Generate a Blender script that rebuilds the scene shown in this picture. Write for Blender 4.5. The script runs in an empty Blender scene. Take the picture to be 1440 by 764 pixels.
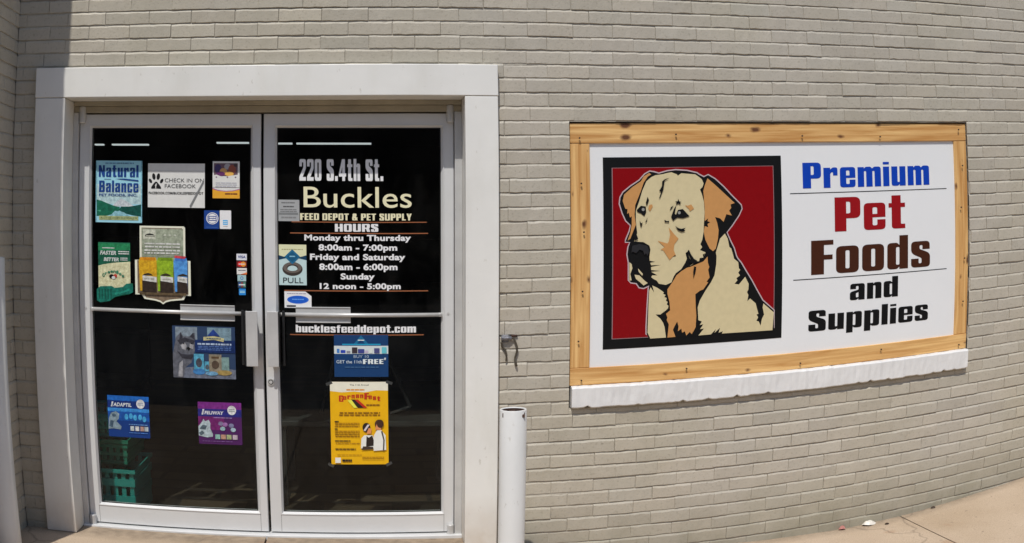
import bpy, bmesh, math, random
from mathutils import Vector, Matrix, noise as mnoise
from mathutils.geometry import tessellate_polygon

S = bpy.context.scene
COL = S.collection
R = math.radians
rnd = random.Random(7)

# ------------------------------------------------------------------ camera
cam = bpy.data.cameras.new('camera')
cam_ob = bpy.data.objects.new('camera', cam)
COL.objects.link(cam_ob)
S.camera = cam_ob
cam_ob.matrix_world = Matrix(((0.998913, 0.000803, -0.046607, -0.14137),
                              (-0.046289, -0.100705, -0.993839, -4.42825),
                              (-0.005492, 0.994916, -0.100558, 1.62002),
                              (0, 0, 0, 1)))
cam.type = 'PANO'
cam.panorama_type = 'FISHEYE_LENS_POLYNOMIAL'
cam.sensor_width = 36
cam.fisheye_fov = R(170)
cam.fisheye_polynomial_k0 = 0
cam.fisheye_polynomial_k1 = -0.02746493325
cam.fisheye_polynomial_k2 = -0.00018319128
cam.fisheye_polynomial_k3 = 9.961371e-06
cam.fisheye_polynomial_k4 = -2.66639618e-07
cam.shift_x = 141.574 / 1440
cam.shift_y = -201.038 / 764
cam.clip_start = 0.01
cam.clip_end = 2000

# ------------------------------------------------------------------ sky + sun
SUN = Vector((-0.34, -1.0, 1.80)).normalized()
world = bpy.data.worlds.new('World')
S.world = world
world.use_nodes = True
wn = world.node_tree
sky = wn.nodes.new('ShaderNodeTexSky')
sky.sky_type = 'NISHITA'
sky.sun_disc = False
sky.sun_elevation = math.asin(SUN.z)
sky.sun_rotation = math.atan2(SUN.x, SUN.y)
sky.air_density = 1.0
sky.dust_density = .8
wn.links.new(sky.outputs[0], wn.nodes['Background'].inputs[0])
wn.nodes['Background'].inputs[1].default_value = 0.135
sl = bpy.data.lights.new('sun', 'SUN')
sl.energy = 3.9
sl.angle = R(0.53)
sl.color = (1.0, 0.97, 0.92)
so = bpy.data.objects.new('sun', sl)
COL.objects.link(so)
so.rotation_euler = SUN.to_track_quat('Z', 'Y').to_euler()
so.location = (0, -6, 12)
S.view_settings.view_transform = 'Standard'
S.view_settings.look = 'None'
S.view_settings.gamma = 1
S.view_settings.use_curve_mapping = False
S.view_settings.exposure = -0.2

# ------------------------------------------------------------------ measured data (metres)
DOG = [["sil",[[1.1853,1.867],[1.2094,1.8602],[1.2514,1.8707],[1.2936,1.8753],[1.35,1.8713],[1.4018,1.8595],[1.4082,1.8542],[1.4366,1.8406],[1.4584,1.8501],[1.4941,1.8298],[1.537,1.7928],[1.5801,1.749],[1.6274,1.7048],[1.6308,1.6882],[1.6155,1.6587],[1.5781,1.6102],[1.55,1.5781],[1.5702,1.5344],[1.5884,1.5006],[1.5994,1.4643],[1.6067,1.4513],[1.6252,1.4305],[1.6513,1.3893],[1.6814,1.3443],[1.7118,1.2923],[1.7425,1.2433],[1.8042,1.192],[1.808,1.0851],[1.5812,1.0898],[1.3647,1.0927],[1.1645,1.0897],[1.1482,1.117],[1.1478,1.15],[1.152,1.2546],[1.1568,1.3327],[1.1581,1.3443],[1.1308,1.3338],[1.1103,1.3379],[1.0965,1.3579],[1.0694,1.3623],[1.0592,1.3724],[1.0589,1.4531],[1.052,1.492],[1.0568,1.5259],[1.0656,1.5481],[1.0419,1.5508],[1.0453,1.5584],[1.0624,1.5964],[1.0693,1.6251],[1.0457,1.6481],[1.0291,1.6837],[1.0159,1.7255],[1.0196,1.7542],[1.0333,1.7763],[1.071,1.8045],[1.1124,1.8294],[1.1403,1.858],[1.1646,1.8705]]],["cream",[[1.171,1.8447],[1.192,1.8534],[1.2303,1.858],[1.2513,1.8629],[1.2723,1.8659],[1.3002,1.8557],[1.3036,1.8492],[1.3215,1.8606],[1.3924,1.8544],[1.4079,1.8443],[1.4256,1.831],[1.4345,1.8112],[1.4284,1.7949],[1.4153,1.7834],[1.4242,1.7623],[1.4344,1.726],[1.4373,1.6768],[1.433,1.618],[1.4313,1.5853],[1.4239,1.5462],[1.4146,1.5268],[1.4238,1.5134],[1.4123,1.4994],[1.4409,1.4878],[1.4323,1.471],[1.4409,1.4845],[1.4266,1.4785],[1.4295,1.4639],[1.4109,1.462],[1.408,1.4477],[1.3895,1.4471],[1.3753,1.4332],[1.3612,1.4273],[1.3809,1.4409],[1.3667,1.4513],[1.3561,1.4681],[1.3491,1.4945],[1.3385,1.4883],[1.3455,1.4619],[1.3371,1.4426],[1.3174,1.414],[1.2894,1.3955],[1.279,1.3796],[1.2687,1.3539],[1.2409,1.3434],[1.2062,1.3501],[1.1958,1.3649],[1.1785,1.3741],[1.1682,1.3823],[1.1729,1.3905],[1.1991,1.3895],[1.1681,1.407],[1.2129,1.4097],[1.168,1.4154],[1.1673,1.4297],[1.2162,1.4369],[1.1673,1.4375],[1.1631,1.4493],[1.1886,1.4529],[1.1604,1.4591],[1.159,1.4754],[1.1645,1.514],[1.1645,1.5095],[1.159,1.529],[1.1303,1.5461],[1.0839,1.5508],[1.0997,1.5889],[1.0964,1.6147],[1.0933,1.6533],[1.0936,1.6918],[1.1111,1.7364],[1.1253,1.781],[1.1466,1.8257]]],["cream",[[1.0609,1.4562],[1.0724,1.4462],[1.0759,1.4267],[1.0658,1.4012],[1.0727,1.3718],[1.0612,1.3704]]],["cream",[[1.0861,1.3972],[1.11,1.393],[1.1374,1.366],[1.1511,1.3557],[1.1307,1.3455],[1.1101,1.3639],[1.093,1.3775]]],["cream",[[1.103,1.4257],[1.127,1.3988],[1.1236,1.3912],[1.1065,1.4094]]],["cream",[[1.1582,1.3196],[1.165,1.3356],[1.1824,1.3107],[1.1732,1.3437],[1.1994,1.3308],[1.2203,1.3168],[1.2307,1.3085],[1.2273,1.3021],[1.2399,1.2963],[1.233,1.2868],[1.2455,1.2816],[1.2415,1.2687],[1.2499,1.2631],[1.2458,1.2514],[1.2543,1.2445],[1.2523,1.2334],[1.242,1.224],[1.2145,1.2057],[1.1903,1.2069],[1.2147,1.186],[1.2289,1.1654],[1.2361,1.1453],[1.2439,1.0952],[1.1664,1.0949],[1.1523,1.1234],[1.1554,1.2545]]],["cream",[[1.5412,1.5731],[1.5155,1.5496],[1.4935,1.4844],[1.4971,1.4684],[1.4957,1.4295],[1.4864,1.377],[1.4686,1.3448],[1.4401,1.3065],[1.4119,1.2615],[1.4016,1.229],[1.406,1.1689],[1.424,1.1612],[1.4135,1.1452],[1.4314,1.1475],[1.4153,1.1251],[1.4353,1.1272],[1.4073,1.0955],[1.4718,1.0968],[1.4967,1.1201],[1.4898,1.1024],[1.5183,1.1255],[1.5115,1.1024],[1.5332,1.1077],[1.5283,1.0973],[1.7985,1.0954],[1.8044,1.1818],[1.7465,1.2295],[1.743,1.2094],[1.7512,1.175],[1.7402,1.1553],[1.7333,1.1217],[1.723,1.1428],[1.7102,1.1471],[1.7196,1.1634],[1.7103,1.1776],[1.7208,1.1803],[1.7129,1.2045],[1.705,1.232],[1.6747,1.2573],[1.6599,1.2447],[1.6655,1.2747],[1.6579,1.2885],[1.6653,1.3015],[1.6665,1.3283],[1.6477,1.3627],[1.6146,1.3276],[1.5909,1.3322],[1.607,1.348],[1.6011,1.3583],[1.6202,1.3708],[1.6106,1.3846],[1.6216,1.3974],[1.6142,1.4044],[1.6104,1.4345],[1.5883,1.4521],[1.5774,1.499],[1.5847,1.4649],[1.5737,1.5011],[1.5642,1.5081],[1.5556,1.5481]]],["tan",[[1.1713,1.8575],[1.1539,1.8481],[1.1328,1.8195],[1.1185,1.7812],[1.1044,1.7493],[1.0904,1.7175],[1.0866,1.6727],[1.0931,1.6276],[1.0793,1.5959],[1.0657,1.5642],[1.0521,1.5549],[1.0657,1.5899],[1.0727,1.6282],[1.0729,1.6666],[1.0641,1.6605],[1.0595,1.683],[1.0507,1.6787],[1.0529,1.6992],[1.0414,1.7026],[1.0361,1.7187],[1.0295,1.738],[1.0366,1.7667],[1.0778,1.8011],[1.1191,1.8261],[1.1332,1.8484],[1.1611,1.8641]]],["tan",[[1.4544,1.8351],[1.4935,1.8035],[1.5436,1.7597],[1.5943,1.7156],[1.5721,1.7096],[1.5755,1.6929],[1.5643,1.68],[1.5786,1.6565],[1.5494,1.6639],[1.5344,1.6281],[1.5164,1.6451],[1.491,1.6524],[1.5016,1.6225],[1.5085,1.5893],[1.5046,1.5499],[1.4936,1.5042],[1.4791,1.4916],[1.4611,1.5054],[1.4397,1.5456],[1.4313,1.5853],[1.4366,1.6113],[1.4545,1.6055],[1.451,1.6207],[1.4655,1.6288],[1.4512,1.6338],[1.4549,1.6469],[1.4368,1.6343],[1.4375,1.6965],[1.4316,1.7752],[1.4393,1.8013]]],["tan",[[1.3456,1.4194],[1.3174,1.4042],[1.293,1.3856],[1.2722,1.3538],[1.248,1.3221],[1.2481,1.3025],[1.2589,1.2626],[1.2629,1.223],[1.2422,1.2076],[1.2493,1.1907],[1.246,1.1777],[1.2568,1.1573],[1.2508,1.0948],[1.2913,1.0958],[1.2781,1.1297],[1.2835,1.1426],[1.2985,1.1683],[1.3059,1.1447],[1.3028,1.1217],[1.3201,1.134],[1.324,1.1138],[1.338,1.1196],[1.3454,1.0992],[1.3628,1.1149],[1.3736,1.1042],[1.3839,1.1269],[1.3785,1.1106],[1.3923,1.1364],[1.395,1.1895],[1.3908,1.2428],[1.3889,1.2925],[1.4115,1.3079],[1.4293,1.3136],[1.4542,1.3455],[1.4456,1.3492],[1.4613,1.3683],[1.4539,1.4049],[1.4596,1.4179],[1.4524,1.438],[1.4503,1.4677],[1.4287,1.4455],[1.4038,1.4367],[1.3612,1.422]]],["tan",[[1.2548,1.6102],[1.2826,1.5769],[1.3035,1.5567],[1.2824,1.5314],[1.2788,1.5055],[1.2893,1.4765],[1.2893,1.4836],[1.2753,1.4744],[1.2579,1.4588],[1.2405,1.4854],[1.2266,1.5054],[1.2128,1.5078],[1.2336,1.5201],[1.199,1.5504],[1.2475,1.5358],[1.2545,1.5453],[1.2616,1.5776]]],["tan",[[1.3365,1.712],[1.3506,1.7084],[1.3685,1.7145],[1.3824,1.6946],[1.3609,1.6821],[1.3575,1.6932]]],["tan",[[1.1588,1.716],[1.1727,1.719],[1.176,1.7092],[1.162,1.687],[1.1532,1.7001]]],["black",[[1.097,1.6949],[1.1177,1.7137],[1.1416,1.71],[1.1434,1.6842],[1.1343,1.6651],[1.1173,1.6784],[1.1003,1.6852]]],["black",[[1.1418,1.7261],[1.1511,1.7548],[1.1577,1.7386],[1.1464,1.7099]]],["black",[[1.276,1.6388],[1.2664,1.6585],[1.28,1.6938],[1.2922,1.7117],[1.2847,1.6743],[1.2903,1.6676],[1.301,1.6901],[1.3257,1.694],[1.3593,1.6593],[1.3253,1.6505],[1.2972,1.6545],[1.2866,1.6483]]],["black",[[1.259,1.6879],[1.2662,1.7039],[1.2803,1.712],[1.2696,1.6973]]],["black",[[1.2875,1.7294],[1.3002,1.731],[1.3038,1.742],[1.3072,1.7309],[1.3191,1.7267],[1.312,1.7236],[1.3147,1.7125],[1.3028,1.7206],[1.2908,1.7118],[1.2951,1.7233]]],["black",[[1.2613,1.8401],[1.2366,1.8275],[1.229,1.7856],[1.211,1.7439],[1.2076,1.7472],[1.2184,1.7761],[1.208,1.7795],[1.2223,1.8019],[1.2241,1.8245],[1.2368,1.834]]],["black",[[1.2328,1.6465],[1.2446,1.6397],[1.2565,1.6413],[1.255,1.6329],[1.2341,1.6354]]],["black",[[1.2863,1.6158],[1.3038,1.6055],[1.3178,1.6019],[1.339,1.6064],[1.3305,1.5982],[1.3375,1.5915],[1.3177,1.5875],[1.3002,1.5959]]],["black",[[1.1103,1.6465],[1.117,1.6334],[1.1252,1.6364],[1.1182,1.6141],[1.1128,1.6239]]],["black",[[1.1501,1.6596],[1.1444,1.6391],[1.1362,1.6348]]],["black",[[1.354,1.5041],[1.3455,1.4933],[1.3632,1.4599],[1.3526,1.4473],[1.3809,1.4343],[1.3973,1.4501],[1.3809,1.4592],[1.3653,1.4808]]],["black",[[1.381,1.4245],[1.3916,1.4207],[1.3881,1.3979],[1.3776,1.3675],[1.3761,1.3984]]],["black",[[1.0841,1.6086],[1.103,1.5631],[1.0894,1.5538],[1.0792,1.5702]]],["nose",[[1.0744,1.5318],[1.1098,1.5384],[1.1474,1.5294],[1.1576,1.5],[1.1473,1.4816],[1.1405,1.4954],[1.1336,1.486],[1.1268,1.5056],[1.1097,1.5126],[1.0927,1.497],[1.0757,1.504],[1.069,1.4998]]],["glint",[[1.1353,1.6962],[1.1331,1.7015],[1.1278,1.7037],[1.1225,1.7015],[1.1203,1.6962],[1.1225,1.6909],[1.1278,1.6887],[1.1331,1.6909]]],["glint",[[1.314,1.677],[1.3118,1.6823],[1.3065,1.6845],[1.3012,1.6823],[1.299,1.677],[1.3012,1.6717],[1.3065,1.6695],[1.3118,1.6717]]]]
PR = {"natural":[-1.4148,1.6431,-1.1834,1.9335],"facebook":[-1.1553,1.7174,-0.8794,1.922],"flyer":[-0.8419,1.7631,-0.7138,1.9332],"circle":[-0.8827,1.6213,-0.8117,1.7067],"tag":[-0.8084,1.6223,-0.7546,1.7075],"green":[-1.4124,1.2631,-1.2308,1.549],"ornate":[-1.2201,1.2641,-0.95,1.6304],"card0":[-0.7311,1.4791,-0.6827,1.5088],"card1":[-0.7315,1.4463,-0.6831,1.4758],"card2":[-0.7303,1.4133,-0.6836,1.4429],"card3":[-0.7274,1.3819,-0.6875,1.41],"card4":[-0.7263,1.3505,-0.688,1.3803],"card5":[-0.7218,1.3174,-0.6902,1.3472],"wolf":[-1.0441,0.9182,-0.7448,1.1658],"adaptil":[-1.3778,0.6108,-1.1706,0.816],"feliway":[-0.932,0.5975,-0.7244,0.8039],"notice":[-0.5364,1.6622,-0.4363,1.7597],"pull":[-0.536,1.3677,-0.4065,1.5548],"oval":[-0.5105,1.2622,-0.386,1.3383],"free":[-0.2858,0.9384,-0.0379,1.1376],"fest":[-0.3079,0.5107,-0.0409,0.9144]}
TX = {"addr":[-0.4353,-0.0536,1.8472,0.0981],"name":[-0.4165,0.0733,1.7265,0.0937],"tag":[-0.4334,0.073,1.6681,0.0309],"hours":[-0.2746,-0.0781,1.6162,0.0357],"l0":[-0.4148,0.0693,1.5745,0.0274],"l1":[-0.3502,0.0066,1.5294,0.0281],"l2":[-0.3899,0.043,1.4856,0.0284],"l3":[-0.3481,0.0073,1.4396,0.0296],"l4":[-0.2513,-0.0962,1.3959,0.0286],"l5":[-0.3474,0.0212,1.3514,0.0274],"web":[-0.4606,0.0896,1.1479,0.0351]}
RULES = [[-0.4728,1.6573,0.1403,1.6615],[-0.4798,1.606,0.1466,1.6106],[-0.5098,1.3404,0.1456,1.3451],[-0.4871,1.1343,0.1254,1.139]]
SG = {"Premium":[1.9697,2.7532,1.7764,0.125],"Pet":[2.1507,2.5871,1.5589,0.1689],"Foods":[2.0121,2.7517,1.3518,0.1677],"and":[2.241,2.5409,1.2113,0.1031],"Supplies":[2.0006,2.744,1.072,0.103]}
SRULE = [[1.8971,1.7509,2.8712,1.7549],[1.9116,1.3299,2.8672,1.3339]]
TUBES = [[-3.3349,-3.2265,2.5895],[-3.1188,-2.6673,2.5901],[-1.8411,-1.4623,2.6137],[-1.1213,-0.9563,2.6068],[-0.907,-0.0553,2.6072]]
BRK = 0.6907
STUB = [[0.4579,1.149],[0.535,1.1465],[0.5353,1.1139],[0.4581,1.1164]]
W1 = [[0.461,1.1133],[0.466,1.0935],[0.4789,1.0735],[0.4848,1.0503],[0.4825,1.0241]]
W2 = [[0.5075,1.1297],[0.5188,1.1245],[0.527,1.1046],[0.5329,1.0815],[0.5289,1.0554],[0.5233,1.0359],[0.526,1.016],[0.531,0.9994]]
PIPE = [0.4507,-0.46,0.0555,0.0,0.8825]
EASEL = [[-0.2984,0.9733],[-0.383,0.6337],[-0.0235,0.9349],[0.0904,0.6764],[-0.0149,0.6381]]
ORN = [[0.0897,1.0],[0.8846,1.0],[0.9103,0.9818],[0.9103,0.5636],[1.0,0.5636],[1.0,0.1182],[0.9103,0.1182],[0.8718,0.0636],[0.641,0.0455],[0.5513,0.0273],[0.5,0.0],[0.4487,0.0273],[0.359,0.0455],[0.1667,0.0636],[0.1154,0.1182],[0.0,0.1182],[0.0,0.5636],[0.0897,0.5636]]

# ------------------------------------------------------------------ materials
MATS = {}
def lin(c):
    return tuple((v / 255 / 12.92 if v / 255 <= .04045 else ((v / 255 + .055) / 1.055) ** 2.4) for v in c)

def new_mat(name):
    m = bpy.data.materials.new(name)
    m.use_nodes = True
    return m, m.node_tree, m.node_tree.nodes['Principled BSDF']

def surf(name, col, rough=.5, metal=0., spec=.5, var=.12, scale=6., bump=0., bscale=80., tint=None, tone=False, streak=None):
    """Painted / cast surface: base colour broken up by two noises, optional bump."""
    m, nt, b = new_mat(name)
    N, L = nt.nodes, nt.links
    tc = N.new('ShaderNodeTexCoord')
    mp = N.new('ShaderNodeMapping')
    L.new(tc.outputs['Object'], mp.inputs[0])
    if streak: mp.inputs['Scale'].default_value = streak
    n1 = N.new('ShaderNodeTexNoise'); n1.inputs['Scale'].default_value = scale; n1.inputs['Detail'].default_value = 6
    n1.inputs['Roughness'].default_value = .65
    L.new(mp.outputs[0], n1.inputs['Vector'])
    rp = N.new('ShaderNodeValToRGB')
    c2 = tint or tuple(v * (1 - 2 * var) for v in col)
    rp.color_ramp.elements[0].position = .32; rp.color_ramp.elements[1].position = .66
    rp.color_ramp.elements[0].color = (*c2, 1)
    rp.color_ramp.elements[1].color = (*col, 1)
    L.new(n1.outputs['Fac'], rp.inputs[0])
    out = rp.outputs[0]
    if tone:
        at = N.new('ShaderNodeAttribute'); at.attribute_name = 'tone'
        mx = N.new('ShaderNodeMix'); mx.data_type = 'RGBA'; mx.blend_type = 'MULTIPLY'; mx.inputs['Factor'].default_value = 1
        L.new(out, mx.inputs['A']); L.new(at.outputs['Color'], mx.inputs['B'])
        out = mx.outputs['Result']
    L.new(out, b.inputs['Base Color'])
    b.inputs['Roughness'].default_value = rough
    b.inputs['Metallic'].default_value = metal
    b.inputs['Specular IOR Level'].default_value = spec
    if bump:
        n2 = N.new('ShaderNodeTexNoise'); n2.inputs['Scale'].default_value = bscale; n2.inputs['Detail'].default_value = 5
        L.new(tc.outputs['Object'], n2.inputs['Vector'])
        bp = N.new('ShaderNodeBump'); bp.inputs['Strength'].default_value = bump; bp.inputs['Distance'].default_value = .004
        L.new(n2.outputs['Fac'], bp.inputs['Height'])
        L.new(bp.outputs[0], b.inputs['Normal'])
    MATS[name] = m
    return m

PHOTO = [False]
def ink(rgb, gain=1.35, rough=.45):
    """Printed colour, given as it looks in sun (8-bit), turned into a paper albedo."""
    ph = PHOTO[0]
    key = ('ink', ph) + tuple(rgb) + (gain, rough)
    if key in MATS: return MATS[key]
    c = tuple(min(.82, v * gain) for v in lin(rgb))
    m, nt, b = new_mat('printed_colour')
    N, L = nt.nodes, nt.links
    tc = N.new('ShaderNodeTexCoord')
    n = N.new('ShaderNodeTexNoise'); n.inputs['Scale'].default_value = 55 if ph else 35; n.inputs['Detail'].default_value = 7 if ph else 3; n.inputs['Roughness'].default_value = .7 if ph else .5
    L.new(tc.outputs['Object'], n.inputs['Vector'])
    rp = N.new('ShaderNodeValToRGB')
    rp.color_ramp.elements[0].position = .3; rp.color_ramp.elements[1].position = .7
    rp.color_ramp.elements[0].color = (*[v * (.5 if ph else .93) for v in c], 1); rp.color_ramp.elements[1].color = (*[min(.85, v * (1.35 if ph else 1)) for v in c], 1)
    L.new(n.outputs['Fac'], rp.inputs[0]); L.new(rp.outputs[0], b.inputs['Base Color'])
    b.inputs['Roughness'].default_value = rough
    b.inputs['Specular IOR Level'].default_value = .3
    MATS[key] = m
    return m

def brick_paint():
    m, nt, b = new_mat('painted_brick')
    N, L = nt.nodes, nt.links
    tc = N.new('ShaderNodeTexCoord')
    def noise(sc, det=5, vec=None, rough=.6):
        n = N.new('ShaderNodeTexNoise'); n.inputs['Scale'].default_value = sc; n.inputs['Detail'].default_value = det; n.inputs['Roughness'].default_value = rough
        L.new(vec or tc.outputs['Object'], n.inputs['Vector']); return n.outputs['Fac']
    def ramp(fac, p0, c0, p1, c1):
        r = N.new('ShaderNodeValToRGB'); e = r.color_ramp.elements
        e[0].position = p0; e[1].position = p1; e[0].color = (*c0, 1); e[1].color = (*c1, 1)
        L.new(fac, r.inputs[0]); return r.outputs[0]
    def mix(a_, b_, fac=1., mode='MULTIPLY'):
        x = N.new('ShaderNodeMix'); x.data_type = 'RGBA'; x.blend_type = mode
        for sock, v in (('Factor', fac), ('A', a_), ('B', b_)):
            if isinstance(v, (int, float, tuple)): x.inputs[sock].default_value = v
            else: L.new(v, x.inputs[sock])
        return x.outputs['Result']
    base = ramp(noise(1.1, 4), .36, (.455, .412, .322), .64, (.474, .430, .357))
    out = mix(base, ramp(noise(9, 8, rough=.75), .3, (.90, .90, .89), .7, (1.04, 1.04, 1.04)))
    out = mix(out, ramp(noise(75, 3), .30, (.80, .79, .77), .44, (1, 1, 1)))
    at = N.new('ShaderNodeAttribute'); at.attribute_name = 'tone'
    out = mix(out, at.outputs['Color'])
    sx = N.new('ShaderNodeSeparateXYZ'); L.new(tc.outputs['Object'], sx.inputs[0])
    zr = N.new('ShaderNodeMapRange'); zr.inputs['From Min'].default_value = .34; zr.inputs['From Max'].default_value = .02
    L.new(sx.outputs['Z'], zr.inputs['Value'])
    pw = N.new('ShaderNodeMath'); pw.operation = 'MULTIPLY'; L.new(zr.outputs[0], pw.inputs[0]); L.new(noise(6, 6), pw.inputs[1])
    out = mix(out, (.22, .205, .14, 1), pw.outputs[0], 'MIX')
    spots = ramp(noise(26, 2), .735, (0, 0, 0), .76, (1, 1, 1))
    sp = N.new('ShaderNodeMath'); sp.operation = 'MULTIPLY'; L.new(spots, sp.inputs[0]); sp.inputs[1].default_value = .55
    out = mix(out, (.12, .10, .07, 1), sp.outputs[0], 'MIX')
    L.new(out, b.inputs['Base Color'])
    b.inputs['Roughness'].default_value = .55
    b.inputs['Specular IOR Level'].default_value = .4
    bp = N.new('ShaderNodeBump'); bp.inputs['Strength'].default_value = .28; bp.inputs['Distance'].default_value = .003
    L.new(noise(120, 4), bp.inputs['Height'])
    b2 = N.new('ShaderNodeBump'); b2.inputs['Strength'].default_value = .22; b2.inputs['Distance'].default_value = .006
    L.new(noise(24, 4), b2.inputs['Height']); L.new(bp.outputs[0], b2.inputs['Normal'])
    L.new(b2.outputs[0], b.inputs['Normal'])
    return m
BRICK = brick_paint()
MORTAR = surf('painted_mortar', (.46, .422, .35), rough=.75, var=.10, scale=9, bump=.8, bscale=90, spec=.25)
def trim_paint(name, col, low, dirt=(.30, .26, .20), rust=True):
    m, nt, b = new_mat(name)
    N, L = nt.nodes, nt.links
    tc = N.new('ShaderNodeTexCoord')
    geo = N.new('ShaderNodeNewGeometry')
    def noise(sc, det=5, sv=(1, 1, 1), rough=.6):
        mp = N.new('ShaderNodeMapping'); mp.inputs['Scale'].default_value = sv; L.new(geo.outputs['Position'], mp.inputs[0])
        n = N.new('ShaderNodeTexNoise'); n.inputs['Scale'].default_value = sc; n.inputs['Detail'].default_value = det; n.inputs['Roughness'].default_value = rough
        L.new(mp.outputs[0], n.inputs['Vector']); return n.outputs['Fac']
    def ramp(fac, p0, c0, p1, c1):
        r = N.new('ShaderNodeValToRGB'); e = r.color_ramp.elements
        e[0].position = p0; e[1].position = p1; e[0].color = (*c0, 1); e[1].color = (*c1, 1)
        L.new(fac, r.inputs[0]); return r.outputs[0]
    def mix(a_, b_, fac=1., mode='MULTIPLY'):
        x = N.new('ShaderNodeMix'); x.data_type = 'RGBA'; x.blend_type = mode
        for sock, v in (('Factor', fac), ('A', a_), ('B', b_)):
            if isinstance(v, (int, float, tuple)): x.inputs[sock].default_value = v
            else: L.new(v, x.inputs[sock])
        return x.outputs['Result']
    out = ramp(noise(2.6, 6), .33, tuple(v * .93 for v in col), .62, col)
    out = mix(out, ramp(noise(3, 6, (2, 2, .6)), .30, (.945, .94, .92), .50, (1, 1, 1)))
    out = mix(out, ramp(noise(42, 3, (1, 1, .6)), .25, (.82, .80, .77), .33, (1, 1, 1)))
    # chips and scuffs of their own shape
    sc = ramp(noise(13, 4, (1, 1, 1.7)), .785, (0, 0, 0), .80, (.5, .5, .5))
    out = mix(out, (*dirt, 1), sc, 'MIX')
    sx = N.new('ShaderNodeSeparateXYZ'); L.new(geo.outputs['Position'], sx.inputs[0])
    zr = N.new('ShaderNodeMapRange'); zr.inputs['From Min'].default_value = low + .28; zr.inputs['From Max'].default_value = low - .05
    L.new(sx.outputs['Z'], zr.inputs['Value'])
    pw = N.new('ShaderNodeMath'); pw.operation = 'MULTIPLY'; L.new(zr.outputs[0], pw.inputs[0]); L.new(noise(9, 6), pw.inputs[1])
    out = mix(out, (.42, .30, .18, 1) if rust else (*dirt, 1), pw.outputs[0], 'MIX')
    L.new(out, b.inputs['Base Color'])
    b.inputs['Roughness'].default_value = .42; b.inputs['Specular IOR Level'].default_value = .45
    bp = N.new('ShaderNodeBump'); bp.inputs['Strength'].default_value = .12; bp.inputs['Distance'].default_value = .01
    L.new(noise(5, 3), bp.inputs['Height']); L.new(bp.outputs[0], b.inputs['Normal'])
    MATS[name] = m
    return m
WHITE = trim_paint('white_trim_paint', (.80, .785, .735), .12)
SILLP = surf('white_sill_paint', (.76, .75, .73), rough=.5, var=.05, scale=9, bump=.4, bscale=26, spec=.35)
BEIGE = surf('beige_head_paint', (.42, .37, .27), rough=.6, var=.12, scale=6, bump=.2, bscale=30)
ALU = surf('satin_aluminium', (.69, .69, .68), rough=.38, metal=.12, var=.04, scale=3, bump=.04, bscale=300)
ALUD = surf('worn_aluminium', (.60, .595, .58), rough=.36, metal=.2, var=.10, scale=5, bump=.05, bscale=200)
DARKP = surf('dark_ring_and_web_shade', (.016, .017, .018), rough=.35, var=.1)  # dark lock ring, and shade painted onto the handle webs
GASKET = surf('black_gasket', (.012, .011, .01), rough=.7, var=.1)
PIPEW = trim_paint('white_pipe_paint', (.67, .665, .64), .02, (.22, .16, .10))
RUST = surf('rusty_steel', (.10, .045, .028), rough=.8, var=.3, scale=30, bump=.8, bscale=90, tint=(.025, .015, .012))
GALV = surf('galvanised_stub', (.27, .27, .29), rough=.5, metal=.5, var=.25, scale=60, bump=.5, bscale=120)
WIRE = surf('brown_wire_sheath', (.085, .068, .045), rough=.6, var=.2, scale=50)
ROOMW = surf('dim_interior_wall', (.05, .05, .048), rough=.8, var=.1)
def floor_tiles():
    m, nt, b = new_mat('brown_tile_sun_stripes')
    N, L = nt.nodes, nt.links
    tc = N.new('ShaderNodeTexCoord')
    br = N.new('ShaderNodeTexBrick'); br.inputs['Scale'].default_value = 1.3; br.offset = .5
    br.inputs['Color1'].default_value = (.075, .054, .032, 1); br.inputs['Color2'].default_value = (.012, .010, .008, 1); br.inputs['Mortar'].default_value = (.016, .014, .012, 1)  # lighter tile colour paints in the stripes of the sun patch
    br.inputs['Mortar Size'].default_value = .02
    L.new(tc.outputs['Object'], br.inputs['Vector']); L.new(br.outputs['Color'], b.inputs['Base Color'])
    b.inputs['Roughness'].default_value = .5
    return m
FLOORI = floor_tiles()
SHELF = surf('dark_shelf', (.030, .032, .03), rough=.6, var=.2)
TEAL = surf('teal_plastic', (.022, .30, .25), rough=.4, var=.08)
GREENP = surf('green_plastic', (.014, .21, .13), rough=.4, var=.08)
ASPH = surf('asphalt', (.10, .103, .108), rough=.85, var=.2, scale=3, bump=.6, bscale=200)
SOIL = surf('packed_ground', (.09, .085, .075), rough=.9, var=.25, scale=.4, bump=.6, bscale=60)
OPPB = surf('dull_brown_brick', (.20, .13, .10), rough=.8, var=.2, scale=2)
PANELW = surf('sign_white', (.80, .805, .80), rough=.38, var=.012, scale=2.5, spec=.4)

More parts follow.
